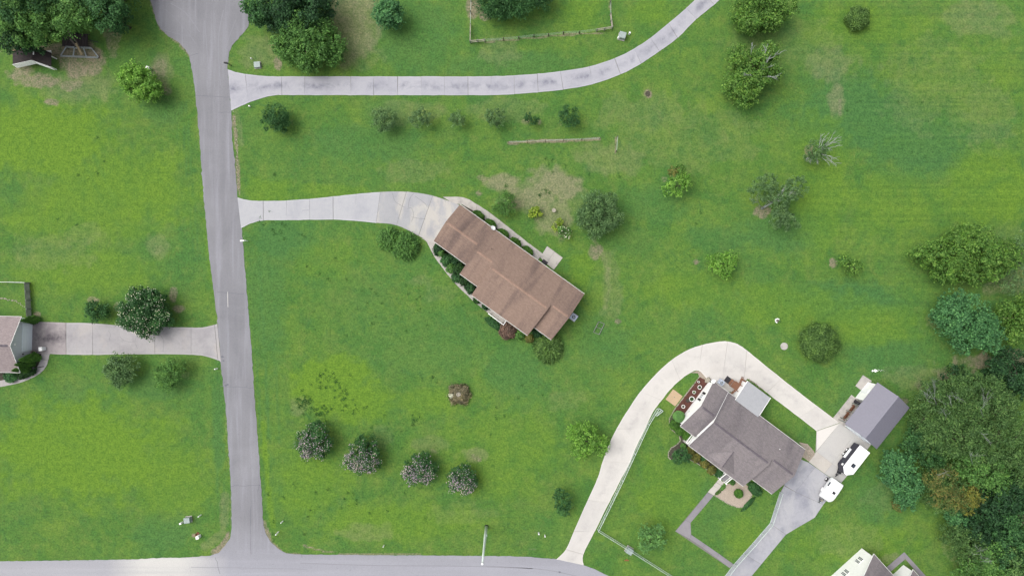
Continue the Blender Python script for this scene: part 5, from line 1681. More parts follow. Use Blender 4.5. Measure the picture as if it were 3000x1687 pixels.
# around the brown house
shoots_bush('shrub', 'left one of the pair of round shrubs below the pale driveway', 1136, 700, 37, 2.6, 'mid', 270, nsh=620, group='pair of round shrubs below the pale driveway')
shoots_bush('shrub', 'right and larger one of the pair of round shrubs below the pale driveway', 1185, 719, 44, 2.9, 'mid', 271, nsh=800, group='pair of round shrubs below the pale driveway')
tree('young_tree', 'small green tree beside the back walk of the brown roofed house', 'tree', [(1477, 600, 34, 3.6), (1485, 580, 22, 3.4), (1465, 615, 22, 3)], 3.6, 'feather', 'mid', None, 272, dens=1.1)
tree('shrub', 'small lime yellow shrub behind the brown roofed house', 'bush', [(1563, 622, 15, 1.8), (1572, 613, 9, 1.7), (1555, 630, 9, 1.5), (1582, 627, 7, 1.2)], 1.8, 'bigleaf', 'lime', None, 273, dens=1.1, lsc=.8)
tree('shrub', 'yellow green shrub growing into the white flowering one behind the house', 'bush', [(1630, 665, 16, 1.6), (1640, 650, 12, 1.4)], 1.6, 'fine', 'lime', None, 274, dens=.8)
tree('shrub', 'green shrub with a few white flowers behind the brown roofed house', 'bush', [(1655, 683, 20, 2), (1645, 672, 12, 1.8)], 2, 'bigleaf', 'mid', None, 275, dens=1.0, lsc=.8, blossom=('white_flower', .06, .2))
tree('hornbeam_tree', 'big dull green tree with twiggy crown behind the brown roofed house', 'tree', [(1753, 628, 58, 6), (1720, 640, 36, 5), (1790, 635, 36, 5), (1750, 672, 34, 4.4), (1740, 590, 34, 5), (1785, 595, 30, 5)], 6, 'feather', 'greygreen', None, 276, dens=1.15, limbs=14)
bush('shrub', 'purple brown shrub at the porch of the brown roofed house', 1489, 968, 26, 2.0, 'purple', 'dense', None, 277, rugged=.12)
shoots_bush('shrub', 'big spiky shrub at the lower right corner of the brown roofed house', 1608, 1022, 46, 2.4, 'olive', 278, nsh=620, L=.42, W=.12)
bush('hedge', 'dark hedge along the white porch rail of the brown roofed house', 1447, 948, 30, 1.1, 'deep', 'dense', None, 279, ry=11, rot=36, cat='hedge')
bush('shrub', 'small green shrub under the lower eave beside the purple one', 1519, 980, 15, 1.3, 'mid', 'fine', None, 280)
bush('shrub', 'small yellow green shrub in front of the lower right gable', 1551, 992, 12, 1.0, 'tan', 'fine', None, 281)
bush('shrub', 'dark shrub in the notch between the two lower right gables', 1575, 975, 14, 1.2, 'dark', 'fine', None, 282)
GB = 'clipped bushes along the back wall'
for k, (x, y, o) in enumerate([(1402, 631, 'first'), (1437, 656, 'second'), (1474, 684, 'third'), (1510, 710, 'fourth'), (1545, 735, 'fifth')]):
    bush('clipped_bush', o + ' clipped dark bush along the back wall counted from the left', x, y, 19, 1.2, 'thuja', 'dense', GB, 283 + k, ry=12, rot=36, rugged=.06)
GS = 'dense planting under the stepped front eaves'
for k, (x, y, r, h, lf, lab) in enumerate([
    (1287, 732, 17, 1.6, 'dark', 'dark shrub at the garage corner under the front eave'), (1293, 742, 10, 1.9, 'mid', 'small pale topped shrub near the garage corner'),
    (1310, 762, 18, 1.5, 'deep', 'green shrub beside the first bend of the narrow walk'), (1333, 760, 18, 1.4, 'dark', 'dark shrub close to the first step of the front eave'),
    (1322, 785, 15, 1.3, 'mid', 'bright leaved shrub beside the narrow walk'), (1345, 790, 20, 1.9, 'thuja_dark', 'round clipped yew in the first notch of the front eave'),
    (1340, 812, 16, 1.2, 'deep', 'low green shrub below the clipped yew'), (1362, 822, 18, 1.5, 'thuja_dark', 'dark shrub below the second step of the front eave'),
    (1381, 842, 18, 1.5, 'dark', 'dark shrub in the second notch of the front eave'), (1398, 878, 12, .9, 'thuja_dark', 'low dark shrub at the bend before the porch stair'),
    (1424, 896, 12, .8, 'dark', 'low dark shrub beside the first porch step')]):
    bush('shrub', lab, x, y, r, h, lf, 'fine' if lf != 'thuja_dark' else 'dense', GS, 300 + k)
# around the grey house
bush('globe_bush', 'pale green globe bush at the end of the mulch bed', 1989, 1220, 17, 1.9, 'pale', 'dense', None, 320, rugged=.02, lsc=.75, dens=1.2)
GC = 'row of three clipped dark bushes'
for k, (x, y, o) in enumerate([(1976, 1244, 'upper left'), (1992, 1260, 'middle'), (2013, 1275, 'lower right')]):
    bush('clipped_bush', o + ' one of three clipped dark bushes at the corner of the grey roofed house', x, y, 15, 1.5, 'thuja', 'dense', GC, 321 + k, rugged=.05, lsc=.85)
tree('young_tree', 'dark green tree in the round bay of the flower bed', 'tree', [(1998, 1334, 25, 3.4), (1985, 1342, 17, 3), (2012, 1340, 15, 2.8)], 3.4, 'fine', 'deep', None, 324, dens=1.3)
bush('shrub', 'small bright shrub between the clipped bushes and the tan ones', 2002, 1306, 8, .8, 'mid', 'fine', None, 325, lsc=.8)
GT = 'tan shrubs along the front of the grey house'
for k, (x, y, o) in enumerate([(2022, 1320, 'first'), (2041, 1341, 'second'), (2064, 1358, 'third'), (2085, 1376, 'fourth')]):
    bush('shrub', o + ' tan leaved shrub along the front of the grey roofed house from the left', x, y, 13, 1.1, 'tan', 'fine', GT, 326 + k, lsc=.8)
bush('shrub', 'dark green shrub next to the white front stairs', 2108, 1384, 14, 1.0, 'deep', 'fine', None, 331)
bush('shrub', 'dark green shrub between the second tan shrub and the wall', 2060, 1342, 10, .9, 'deep', 'fine', None, 332, lsc=.8)
bush('globe_bush', 'round clipped bush in the middle of the pink sand bed', 2164, 1445, 13, 1.3, 'thuja', 'dense', None, 333, rugged=.02, lsc=.7, dens=1.2)
bush('shrub', 'dark planting between the sand bed and the lower gable', 2212, 1432, 16, .9, 'deep', 'fine', None, 334, ry=24, rot=-50)
bush('shrub', 'small green plant at the right stair rail', 2146, 1412, 8, .7, 'mid', 'fine', None, 335, lsc=.8)
bush('shrub', 'weedy green clump at the upper left corner of the sand bed', 2118, 1427, 10, .4, 'mid', 'fine', None, 336, ry=6, rot=-50, lsc=.7)
bush('shrub', 'weedy strip along the lower right side of the sand bed', 2192, 1476, 26, .5, 'deep', 'fine', None, 337, ry=6, rot=-48, lsc=.7)
bush('shrub', 'weedy strip along the walk side of the sand bed', 2104, 1442, 9, .3, 'olive', 'fine', None, 338, ry=5, rot=-40, lsc=.6)
# left house
arborvitae('narrow arborvitae at the upper corner of the left garage', 110, 936, 13, 3.6, 'thuja', 340)
arborvitae('tallest of the three arborvitae below the left garage door', 112, 1046, 15, 4.2, 'thuja', 341)
arborvitae('middle arborvitae below the left garage door', 98, 1060, 14, 4.0, 'thuja', 342)
arborvitae('lower arborvitae below the left garage door, at the roof corner', 92, 1076, 13, 4.2, 'thuja', 343)
bush('shrub', 'dark low yew inside the curve of the left walk', 78, 1092, 28, 1.2, 'thuja_dark', 'dense', None, 344, ry=13, rot=-24)
bush('shrub', 'blue green shrub at the lower wall of the left house', 30, 1104, 17, 1.1, 'blue', 'fine', None, 345)

# weeds in the lawn: ground cover that nobody could count
def weeds():
    rng = np.random.default_rng(77)
    cs = []
    def patch(px, py, rx, ry, n):
        k = max(3, int(n / 14))
        cx = px + rng.normal(0, rx * .5, k); cy = py + rng.normal(0, ry * .5, k)
        for i in range(k):
            m = rng.integers(6, 22)
            q = np.stack([cx[i] + rng.normal(0, 2.6, m), cy[i] + rng.normal(0, 2.6, m)], 1)
            cs.append(q)
    for a in [(895, 1175, 26, 30, 700), (935, 1205, 50, 20, 550), (1005, 1150, 22, 26, 180), (960, 1120, 60, 40, 420), (1015, 1170, 40, 26, 140), (1220, 1235, 30, 20, 160), (1270, 1110, 24, 14, 70),
              (1060, 1220, 160, 40, 160), (1160, 1280, 120, 60, 120), (870, 1440, 90, 60, 90), (1130, 1440, 60, 20, 60), (1040, 1460, 60, 40, 90), (1270, 1440, 60, 30, 90), (1100, 1500, 160, 40, 120),
              (960, 1480, 90, 60, 90), (1290, 870, 140, 120, 200), (1120, 880, 140, 120, 160), (960, 800, 120, 90, 160), (800, 640, 60, 40, 120), (850, 690, 40, 30, 120), (900, 1560, 120, 30, 80), (805, 1550, 10, 20, 60),
              (1500, 1250, 160, 140, 160), (700, 1400, 40, 100, 0), (600, 560, 60, 120, 0), (2000, 650, 140, 80, 80), (1700, 500, 160, 60, 90), (2030, 760, 40, 30, 40), (2600, 300, 200, 120, 120), (300, 500, 160, 120, 90),
              (250, 660, 140, 50, 60), (1620, 470, 60, 20, 40), (1581, 571, 5, 5, 40), (1600, 557, 6, 6, 60), (1610, 565, 5, 5, 50), (1481, 543, 5, 5, 60), (2290, 1490, 90, 40, 0), (804, 512, 6, 10, 40)]:
        if a[4]:
            patch(*a)
    q = np.concatenate(cs)
    c = np.stack([(q[:, 0] - 1500) / PXM, -(q[:, 1] - 843.5) / PXM, rng.uniform(.03, .09, len(q))], 1)
    o = put('weeds', quads_mesh('weeds', leaf_arrays(c, .15, .07, rng, None, .8, .5), L_['weed']))
    o['kind'] = 'stuff'
    o['label'] = 'low dark weeds scattered through the lawn'
weeds()

# ------------------------------------------------------------------ beds, edging, small garden things
def bed(name, label, px, mat, z=.03, seed=0):
    o = MB().prism([P2(*p) for p in rough_edge(px, 5, .5, seed)], -.04, z).obj(name, mat)
    return struct(o, label)
mulch = bed('mulch_bed', 'red brown mulch bed along the white gable wall', [(2050, 1104), (2068, 1113), (2078, 1120), (2074, 1132), (2015, 1212), (1990, 1214), (1975, 1206), (1980, 1194), (2010, 1155)], M['mulch'], .045, 1)
sandb = bed('sand_bed', 'pink sand bed in front of the grey roofed house', [(2094.6, 1450.6), (2108, 1434), (2123.5, 1420), (2154.5, 1408), (2185, 1418), (2208.6, 1435), (2197, 1458), (2176, 1483.5), (2162, 1485), (2133, 1474)], M['sand'], .05, 2)
bed('soil_bed', 'dark soil bed along the front of the grey roofed house', [(1972, 1212), (1995, 1208), (2020, 1250), (2050, 1296), (2130, 1370), (2110, 1393), (2064, 1368), (2020, 1345), (1966, 1345), (1958, 1331), (1966, 1312), (1994, 1294), (1991, 1277), (1966, 1256), (1962, 1232)], M['soil'], .035, 3)
bed('gravel_bed', 'tan gravel curve at the head of the mulch bed', [(2024, 1092), (2040, 1086), (2058, 1089), (2070, 1099), (2077, 1112), (2070, 1114), (2050, 1104), (2044, 1093)], M['gravel'], .04, 4)
bed('gravel_bed', 'pale rock bed at the right corner of the grey roofed house', [(2340, 1295), (2366, 1300), (2384, 1320), (2387, 1330), (2370, 1351), (2350, 1338), (2358, 1316)], M['gravel'], .05, 5)
bed('soil_bed', 'dark soil under the stepped front eaves of the brown roofed house', [(1275, 720), (1290, 722), (1365, 775), (1355, 800), (1400, 835), (1388, 862), (1440, 903), (1430, 905), (1392, 866), (1358, 832), (1326, 795), (1298, 762), (1282, 738)], M['soil'], .02, 6)
bed('soil_bed', 'narrow soil strip between the back walk and the brown roofed house', [(1355, 600), (1372, 608), (1400, 624), (1434, 651), (1482, 689), (1540, 735), (1580, 765), (1585, 775), (1440, 672), (1350, 606)], M['soil'], .018, 7)
bed('soil_bed', 'dark soil beside the curved walk of the left house', [(122, 1036), (119, 1052), (110, 1072), (102, 1084), (74, 1096), (44, 1108), (-6, 1117), (-20, 1090), (60, 1080), (86, 1036)], M['soil'], .02, 8)
def powder():
    r = random.Random(4)
    mb = MB()
    for k in range(46):
        x, y = (2561 + r.gauss(0, 4), 1086 + r.gauss(0, 1.8)) if k < 30 else (2577 + r.gauss(0, 5), 1084 + r.gauss(0, 1.4))
        q = r.uniform(.6, 2.0) if k < 30 else r.uniform(.3, .9)
        mb.prism([P2(x + q * r.uniform(.6, 1.3) * cos(a), y + q * r.uniform(.4, .9) * sin(a)) for a in np.linspace(0, 2 * pi, 8)[:-1]], -.02, .012 + k * .0006)
    o = mb.obj('lime_powder', M['white'])
    o['kind'] = 'stuff'
    o['label'] = 'white powder spilled on the lawn near the garage'
powder()
bed('soil_bed', 'dark mound of ashes in a ring of dry grass', [(1890, 276), (1893, 269), (1899, 267), (1905, 271), (1906, 278), (1901, 284), (1894, 283)], M['soil'], .03, 10)

def stone_mesh(seed):
    r = random.Random(seed)
    mb = MB()
    n = 7
    prof = [(.9, -.2), (1.0, .25), (.62, .8)]
    vs, fs = [], []
    jit = [r.uniform(.75, 1.15) for _ in range(n)]
    for q, z in prof:
        for k in range(n):
            a = 2 * pi * k / n
            vs.append((q * jit[k] * cos(a), q * jit[k] * sin(a), z))
    for i in range(2):
        for k in range(n):
            a, b = i * n + k, i * n + (k + 1) % n
            fs.append((a, b, b + n, a + n))
    fs.append(tuple(range(2 * n, 3 * n)))
    mb.add(vs, fs)
    return mb.mesh('stone', M['stone'], False)
STONES = [stone_mesh(k) for k in range(5)]
def stones_along(name, label, px, step, size, z=.03, jitter=.8, group=None, seed=0):
    r = random.Random(seed)
    base = P(*px[0])
    t = thing(name, label, 'edging', base, 0, group)
    for (a, b) in zip(px[:-1], px[1:]):
        L = math.hypot(b[0] - a[0], b[1] - a[1])
        n = max(1, int(L / step))
        for i in range(n):
            q = i / n
            w = P(a[0] + (b[0] - a[0]) * q + r.uniform(-jitter, jitter), a[1] + (b[1] - a[1]) * q + r.uniform(-jitter, jitter))
            s = size * r.uniform(.75, 1.25)
            put('stone', STONES[r.randrange(5)], t, (w.x - base.x, w.y - base.y, z), r.uniform(0, 6), (s, s * r.uniform(.7, 1), s * .7))
    return t
stones_along('stone_edging', 'row of cream edging stones along the mulch bed', [(2049, 1103), (2010, 1154), (1980, 1193), (1968, 1212)], 4.2, .13, .04, .3, seed=1)
stones_along('stone_edging', 'curved pale edging round the clipped bushes and the bay of the flower bed', [(1968, 1212), (1961, 1226), (1961, 1242), (1966, 1256), (1978, 1267), (1990, 1276), (1993, 1290), (1984, 1301), (1967, 1311), (1958, 1324), (1958, 1338), (1966, 1347)], 3.2, .11, .03, .3, seed=2)
stones_along('stone_edging', 'straight pale edging below the tan shrubs', [(2020, 1345), (2046, 1359), (2064, 1370), (2084, 1384), (2104, 1397)], 3.6, .10, .03, .3, seed=3)
stones_along('stone_edging', 'stones bordering the pink sand bed', [(2094, 1451), (2133, 1475), (2162, 1486), (2177, 1484), (2198, 1459), (2209, 1436)], 4.5, .12, .03, .5, seed=4)
stones_along('stone_edging', 'broken stone line across the yard above the left house', [(0, 873), (20, 877), (47, 882), (62, 892), (74, 902)], 4.0, .14, .0, 1.6, seed=5)
stones_along('stone_edging', 'rocks heaped in the bed at the right corner of the grey roofed house', [(2352, 1304), (2366, 1312), (2378, 1326), (2368, 1338), (2358, 1328), (2364, 1320)], 4.0, .16, .05, 3.0, seed=6)
stones_along('stone_edging', 'rubble along the road edge above the pale driveway', [(685, 330), (692, 400), (694, 440), (698, 520), (702, 566)], 9, .11, .0, 4, seed=7)
stones_along('stone_edging', 'dark rubble bordering the concrete by the sunroom', [(2190, 1108), (2212, 1123), (2238, 1143)], 3.5, .12, .04, 1.2, seed=8)

for k, (lab, px, py, r, mt, pl) in enumerate([
    ('small white pot at the head of the mulch bed', 2046, 1118, .16, 'white', None),
    ('white crescent pot with a dark plant, second from the top', 2049, 1133.5, .32, 'white', 'thuja_dark'),
    ('white pot in the middle of the mulch bed', 2032.5, 1148, .26, 'white', 'mid'),
    ('largest white pot in the mulch bed', 2026, 1168, .42, 'white', 'deep'),
    ('black round pot beside the largest white pot', 2014, 1172, .3, 'black', None),
    ('lowest white pot in the mulch bed', 2001, 1190, .28, 'white', None)]):
    pot(lab, px, py, r, M[mt], L_[pl] if pl else None)
p = P(2073, 1113, .35)
t = thing('boulder', 'grey boulder at the top corner of the mulch bed', 'boulder', (p.x, p.y, 0))
put('stone', STONES[2], t, (0, 0, .15), .4, (.55, .45, .5))
# tan board pad
t = thing('plywood_pad', 'square tan plywood pad on the lawn beside the mulch bed', 'pad', P(1974.7, 1164.5), HG.rz)
for i in range(2):
    MB().box((-.48 + i * .962, 0, .05), (.955, 2.05, .06)).obj('board', M['ply'], t)
MB().box((0, .1, .087), (.14, .14, .01)).obj('knob', M['old_wood'], t)

# raised garden frame
t = thing('garden_frame', 'weathered two bay wooden frame lying in the grass right of the brown roofed house', 'frame', P(1754.5, 960.5), 0)
fc = [(1753.5, 942), (1770.5, 948), (1755, 979.5), (1738.5, 972.5)]
pts = [P(*q) - P(1754.5, 960.5) for q in fc]
for i in range(4):
    a, b = pts[i], pts[(i + 1) % 4]
    MB().beam(a + Vector((0, 0, .1)), b + Vector((0, 0, .1)), .08, .2).obj('board', M['old_wood'], t)
MB().beam((pts[0] + pts[3]) / 2 + Vector((0, 0, .09)), (pts[1] + pts[2]) / 2 + Vector((0, 0, .09)), .07, .18).obj('board', M['old_wood'], t)

# concrete septic lid, planter of blocks, bird bath
p = P(2297, 1014)
o = tag(MB().lathe((0, 0, 0), [(.60, -.05), (.60, .10), (.56, .13), (.10, .14), (.08, .16)], 26).obj('concrete_lid', M['conc_walk'], None, loc=p), 'round pale concrete lid in the lawn left of the round bush', 'lid')
p = P(2276.5, 939)
t = thing('block_planter', 'brown stump planter ringed by white blocks in the lawn', 'planter', p)
MB().lathe((0, 0, 0), [(.20, 0), (.21, .3), (.18, .34)], 12).obj('stump', M['grey_wood'], t)
for a in (1.2, 2.6, 4.0):
    MB().box((.30 * cos(a), .30 * sin(a), .12), (.14, .36, .24), rz=a).obj('block', M['white'], t)
leaves_obj(t, 'plant', L_['pale'], RNG.normal(0, .12, (40, 3)) * [1, 1, .3] + [.35, -.1, .15], .16, .08)
p = P(1622, 618)
t = thing('bird_bath', 'small cream bird bath behind the brown roofed house', 'bird bath', p)
MB().lathe((0, 0, 0), [(.2, 0), (.16, .06), (.08, .12), (.07, .6), (.1, .66)], 14).obj('pedestal', M['stone'], t)
MB().lathe((0, 0, .66), [(.1, 0), (.3, .09), (.34, .13), (.28, .12), (.08, .06)], 18).obj('basin', M['stone'], t, True)
p = P(1345, 1152)
t = thing('well_ring', 'pale ring standing in the withered brown clump', 'ring', (p.x, p.y, 0))
MB().tube([(.30 * cos(a), .30 * sin(a), 1.15) for a in np.linspace(0, 2 * pi, 19)], .085, 8, cap=False).obj('rim', M['stone'], t, True)
MB().lathe((0, 0, 0), [(.24, 0), (.26, 1.1)], 16).obj('shaft', M['stone'], t)
bush('shrub', 'small white flowering plant at the left side of the withered clump', 1323, 1158, 8, .9, 'white_flower', 'fine', None, 345, cat='plant', lsc=.7)

# ------------------------------------------------------------------ utility boxes, posts, pole
def cabinet(label, px, py, s, h, rz, group='utility cabinets'):
    p = P(px, py, h * .8)
    t = thing('utility_cabinet', label, 'utility box', (p.x, p.y, 0), rz, group)
    MB().box((0, 0, .04), (s * 1.12, s * 1.12, .1)).obj('pad', M['conc_walk'], t)
    MB().box((0, 0, h / 2 + .09), (s, s * .9, h)).obj('casing', M['cabinet'], t)
    MB().box((0, .02 * s, h + .12), (s * 1.04, s * .95, .06)).obj('lid', M['cabinet'], t)
    MB().box((0, -s * .46, h * .5), (.12, .03, .12)).obj('lock', M['charcoal'], t)
cabinet('green grey utility cabinet beside the paddock corner', 1823, 105, 1.05, .8, -.25)
cabinet('white utility box above the flare of the long driveway', 754, 191, .95, .35, .08)
cabinet('green grey utility cabinet in the lower left lawn', 549, 1523, .9, .75, .1)
cabinet('pale utility cabinet at the chain link fence near the bottom', 1844, 1613, 1.0, .75, -.55)
def pedestal(label, px, py, h=.9, s=.22, mat='white'):
    p = P(px, py)
    t = thing('marker_post', label, 'marker post', (p.x, p.y, 0), random.uniform(-.4, .4), 'white marker posts')
    MB().box((0, 0, h / 2), (s, s * .8, h)).obj('post', M[mat], t)
    MB().box((0, 0, h + .02), (s * 1.15, s * .95, .05), taper=.7).obj('cap', M[mat], t)
pedestal('white pedestal at the lower left of the paddock cabinet', 1811, 114, .7, .28)
pedestal('white pedestal at the right of the paddock cabinet', 1843, 101, .7, .26)
pedestal('small white post beside the white utility box', 738, 174, .5, .16)
pedestal('white pedestal left of the lower left cabinet', 534, 1529, .7, .3)
pedestal('white post right of the lower left cabinet', 589, 1507, 1.0, .16)
pedestal('white post near the road in the lower lawn, upper one of two', 829, 1525, 1.0, .14)
pedestal('white post near the road in the lower lawn, lower one of two', 816, 1557, 1.3, .18)
pedestal('short white stake above the cross street', 1125, 1596, .8, .12)
pedestal('white stub left of the white driveway, left one of the pair', 1578, 1559, .8, .2)
pedestal('white stub left of the white driveway, right one of the pair', 1596, 1566, .8, .17)
pedestal('white post at the lower side of the left driveway mouth', 637, 1079, 1.0, .18)
pedestal('white box at the trunk of the yellow green tree by the turning circle', 440, 203, .9, .42)
pedestal('white stake below the start of the long driveway', 733, 313, .5, .22)
p = P(583, 1564)
t = thing('meter_box', 'white box with brown bricks at its side near the street corner', 'meter box', (p.x, p.y, 0), .1)
MB().box((.1, -.25, .45), (.42, .42, .9)).obj('casing', M['white'], t)
MB().box((.1, -.25, .92), (.46, .46, .05)).obj('lid', M['white'], t)
for k, (x, y, a) in enumerate([(-.35, .1, .3), (-.1, .25, -.4), (-.5, -.05, 1.0), (-.2, 0, .1)]):
    MB().box((x, y, .06), (.4, .2, .12), rz=a).obj('brick', M['rust_brown'], t)
p = P(1835.6, 1640)
t = thing('bricks', 'few orange bricks on the lawn below the fence cabinet', 'bricks', (p.x, p.y, 0))
for x, y, a in ((-.2, 0, .2), (.05, .05, 1.7), (.22, -.02, .1)):
    MB().box((x, y, .05), (.3, .14, .1), rz=a).obj('brick', M['orange'], t)

# street light pole
p = P(1425, 1541)
t = thing('light_pole', 'tall pale metal light pole beside the cross street', 'light pole', (p.x, p.y, 0))
MB().tube([(0, 0, -.2), (0, 0, .35)], [.30, .28], 12).obj('base', M['black'], t)
MB().tube([(0, 0, .3), (0, 0, 5), (0, 0, 10), (0, 0, 14.9)], [.24, .21, .17, .12], 12).obj('shaft', M['pole'], t, True)
MB().lathe((0, 0, 14.85), [(.12, 0), (.17, .05), (.18, .16), (.12, .24), (.04, .27)], 14).obj('lamp_head', M['white_metal'], t, True)
MB().box((.22, .05, 4.2), (.12, .2, .5)).obj('control_box', M['pole'], t)

# mailboxes
def mailbox(label, px, py, rz, mat):
    p = P(px, py)
    t = thing('mailbox', label, 'mailbox', (p.x, p.y, 0), rz)
    MB().box((0, 0, .55), (.1, .1, 1.1)).obj('post', M[mat], t)
    MB().box((-.3, 0, 1.02), (.7, .09, .09)).obj('arm', M[mat], t)
    b = MB()
    prof = [(-.12, 0), (.12, 0), (.12, .16)] + [(.12 * cos(a), .16 + .12 * sin(a)) for a in np.linspace(.3, pi - .3, 6)] + [(-.12, .16)]
    vs = [(-.72, y, 1.07 + z) for y, z in prof] + [(-.12, y, 1.07 + z) for y, z in prof]
    n = len(prof)
    b.add(vs, [tuple(range(n - 1, -1, -1)), tuple(range(n, 2 * n))] + [(i, (i + 1) % n, n + (i + 1) % n, n + i) for i in range(n)])
    b.obj('box', M[mat], t)
    MB().box((-.735, 0, 1.2), (.03, .22, .22)).obj('door', M['white'], t)
    MB().box((-.3, .135, 1.32), (.06, .02, .18)).obj('flag', M['rust_brown'], t)
mailbox('black mailbox at the road above the long driveway', 677, 193, -.15, 'black')
mailbox('white mailbox at the road below the pale driveway', 726, 706, .1, 'white')

# trash cart and flower tub at the left driveway
p = P(115, 1022, .8)
t = thing('trash_cart', 'white lidded cart on the left driveway next to the arborvitae', 'cart', (p.x + .3, p.y, 0), .1)
MB().box((0, 0, .5), (.5, .55, .9), taper=1.12).obj('bin', M['white_metal'], t)
MB().box((0, 0, .99), (.6, .66, .1), taper=.85).obj('lid', M['white'], t)
for y in (-.26, .26):
    MB().tube([(-.24, y - .04, .12), (-.24, y + .04, .12)], .12, 12).obj('wheel', M['rubber'], t)
p = P(92, 1034, .5)
t = thing('planter_tub', 'cream tub beside the arborvitae at the left garage', 'pot', (p.x + .3, p.y, 0))
MB().lathe((0, 0, 0), [(.3, 0), (.42, .5), (.46, .55), (.38, .55), (.34, .4)], 18).obj('bowl', M['stone'], t, True)
MB().lathe((0, 0, .42), [(.35, 0), (.33, .03)], 14).obj('soil', M['soil'], t)
t2 = thing('lamp_post', 'dark post lamp by the curved walk of the left house', 'lamp', P(128, 1073))
MB().tube([(0, 0, 0), (0, 0, 2.1)], [.06, .045], 8).obj('post', M['black'], t2)
MB().lathe((0, 0, 2.1), [(.05, 0), (.13, .08), (.15, .3), (.02, .42)], 8).obj('lantern', M['black'], t2)

# ------------------------------------------------------------------ fences
def chain_fence(name, label, px, h=1.25, spacing=2.6, mat='galv'):
    base = P(*px[0])
    t = thing(name, label, 'fence', base)
    pts = [P(*q) - base for q in px]
    wires = MB()
    for a, b in zip(pts[:-1], pts[1:]):
        d = b - a; L = d.length; u = d / L
        n = max(1, round(L / spacing))
        for i in range(n + (1 if b is pts[-1] else 0)):
            q = a + u * (L * i / n)
            MB().tube([q + Vector((0, 0, -.1)), q + Vector((0, 0, h + .05))], .04 if i else .055, 6).obj('post', M[mat], t)
        MB().tube([a + Vector((0, 0, h)), b + Vector((0, 0, h))], .034, 6).obj('top_rail', M[mat], t)
        MB().tube([a + Vector((0, 0, .06)), b + Vector((0, 0, .06))], .028, 5).obj('bottom_rail', M[mat], t)
        st = .085
        m = int(L / st)
        nrm = Vector((-u.y, u.x, 0)) * .006
        up = Vector((0, 0, 1))
        for i in range(m):
            for s in (1, -1):
                x0 = i * st; x1 = min(max(x0 + s * h, 0), L)
                f = abs(x1 - x0) / h
                p0 = a + u * x0 + up * .03 + nrm * s
                p1 = a + u * x1 + up * (.03 + (h - .06) * f) + nrm * s
                if f < .05:
                    continue
                w = (u - up * s).normalized() * .0042
                wires.add([p0 - w, p0 + w, p1 + w, p1 - w], [(0, 1, 2, 3)])
    o = wires.obj('wire_mesh', M[mat], t)
    o['kind'] = 'stuff'
    return t
chain_fence('chain_link_fence', 'pale chain link fence along the white driveway and the front lawn', [(1925, 1196), (1898, 1240), (1858, 1326), (1822, 1404), (1786, 1478), (1751, 1549), (1838, 1603), (1974, 1689), (2080, 1755)])
chain_fence('chain_link_fence', 'pale chain link fence along the stained blue grey driveway', [(2285, 1440), (2256, 1531), (2205, 1590), (2151, 1650), (2124, 1686), (2066, 1757)])
# gate standing open in the fence at the drive
t = thing('gate', 'open triangular looking tube gate at the upper end of the chain link fence', 'gate', P(1926, 1195))
b0 = P(1926, 1195)
ga, gb, gc = P(1928, 1194) - b0, P(1938, 1200, 0) - b0, P(1920, 1214) - b0
fr = MB()
for a, b in ((ga, gb), (gb, gc)):
    for z in (.15, 1.2):
        fr.tube([a + Vector((0, 0, z)), b + Vector((0, 0, z))], .05, 6)
    fr.tube([a + Vector((0, 0, 0)), a + Vector((0, 0, 1.25))], .045, 6)
    fr.tube([b + Vector((0, 0, 0)), b + Vector((0, 0, 1.25))], .045, 6)
    fr.beam(a + Vector((0, 0, .15)), b + Vector((0, 0, 1.2)), .05, .04)
fr.obj('tube_frame', M['galv'], t)

# board fence of the left house
base = P(91, 828)
t = thing('board_fence', 'grey board fence running down to the left garage', 'fence', base)
ax, bx = P(88, 828) - base, P(95, 930) - base
n = 4
for i in range(n + 1):
    q = ax.lerp(bx, i / n)
    MB().box((q.x, q.y, .62), (.14, .14, 1.3)).obj('post', M['old_wood'], t)
for i in range(n):
    a, b = ax.lerp(bx, i / n), ax.lerp(bx, (i + 1) / n)
    for j in range(5):
        z = .14 + j * .25
        MB().beam(a + Vector((-.09, 0, z)), b + Vector((-.09, 0, z)), .035, .19).obj('board', M['old_wood'], t)
chain_fence('wire_fence', 'thin white topped wire fence above the left house', [(-60, 826), (40, 826.5), (88, 828)], 1.0, 2.8, 'white_metal')

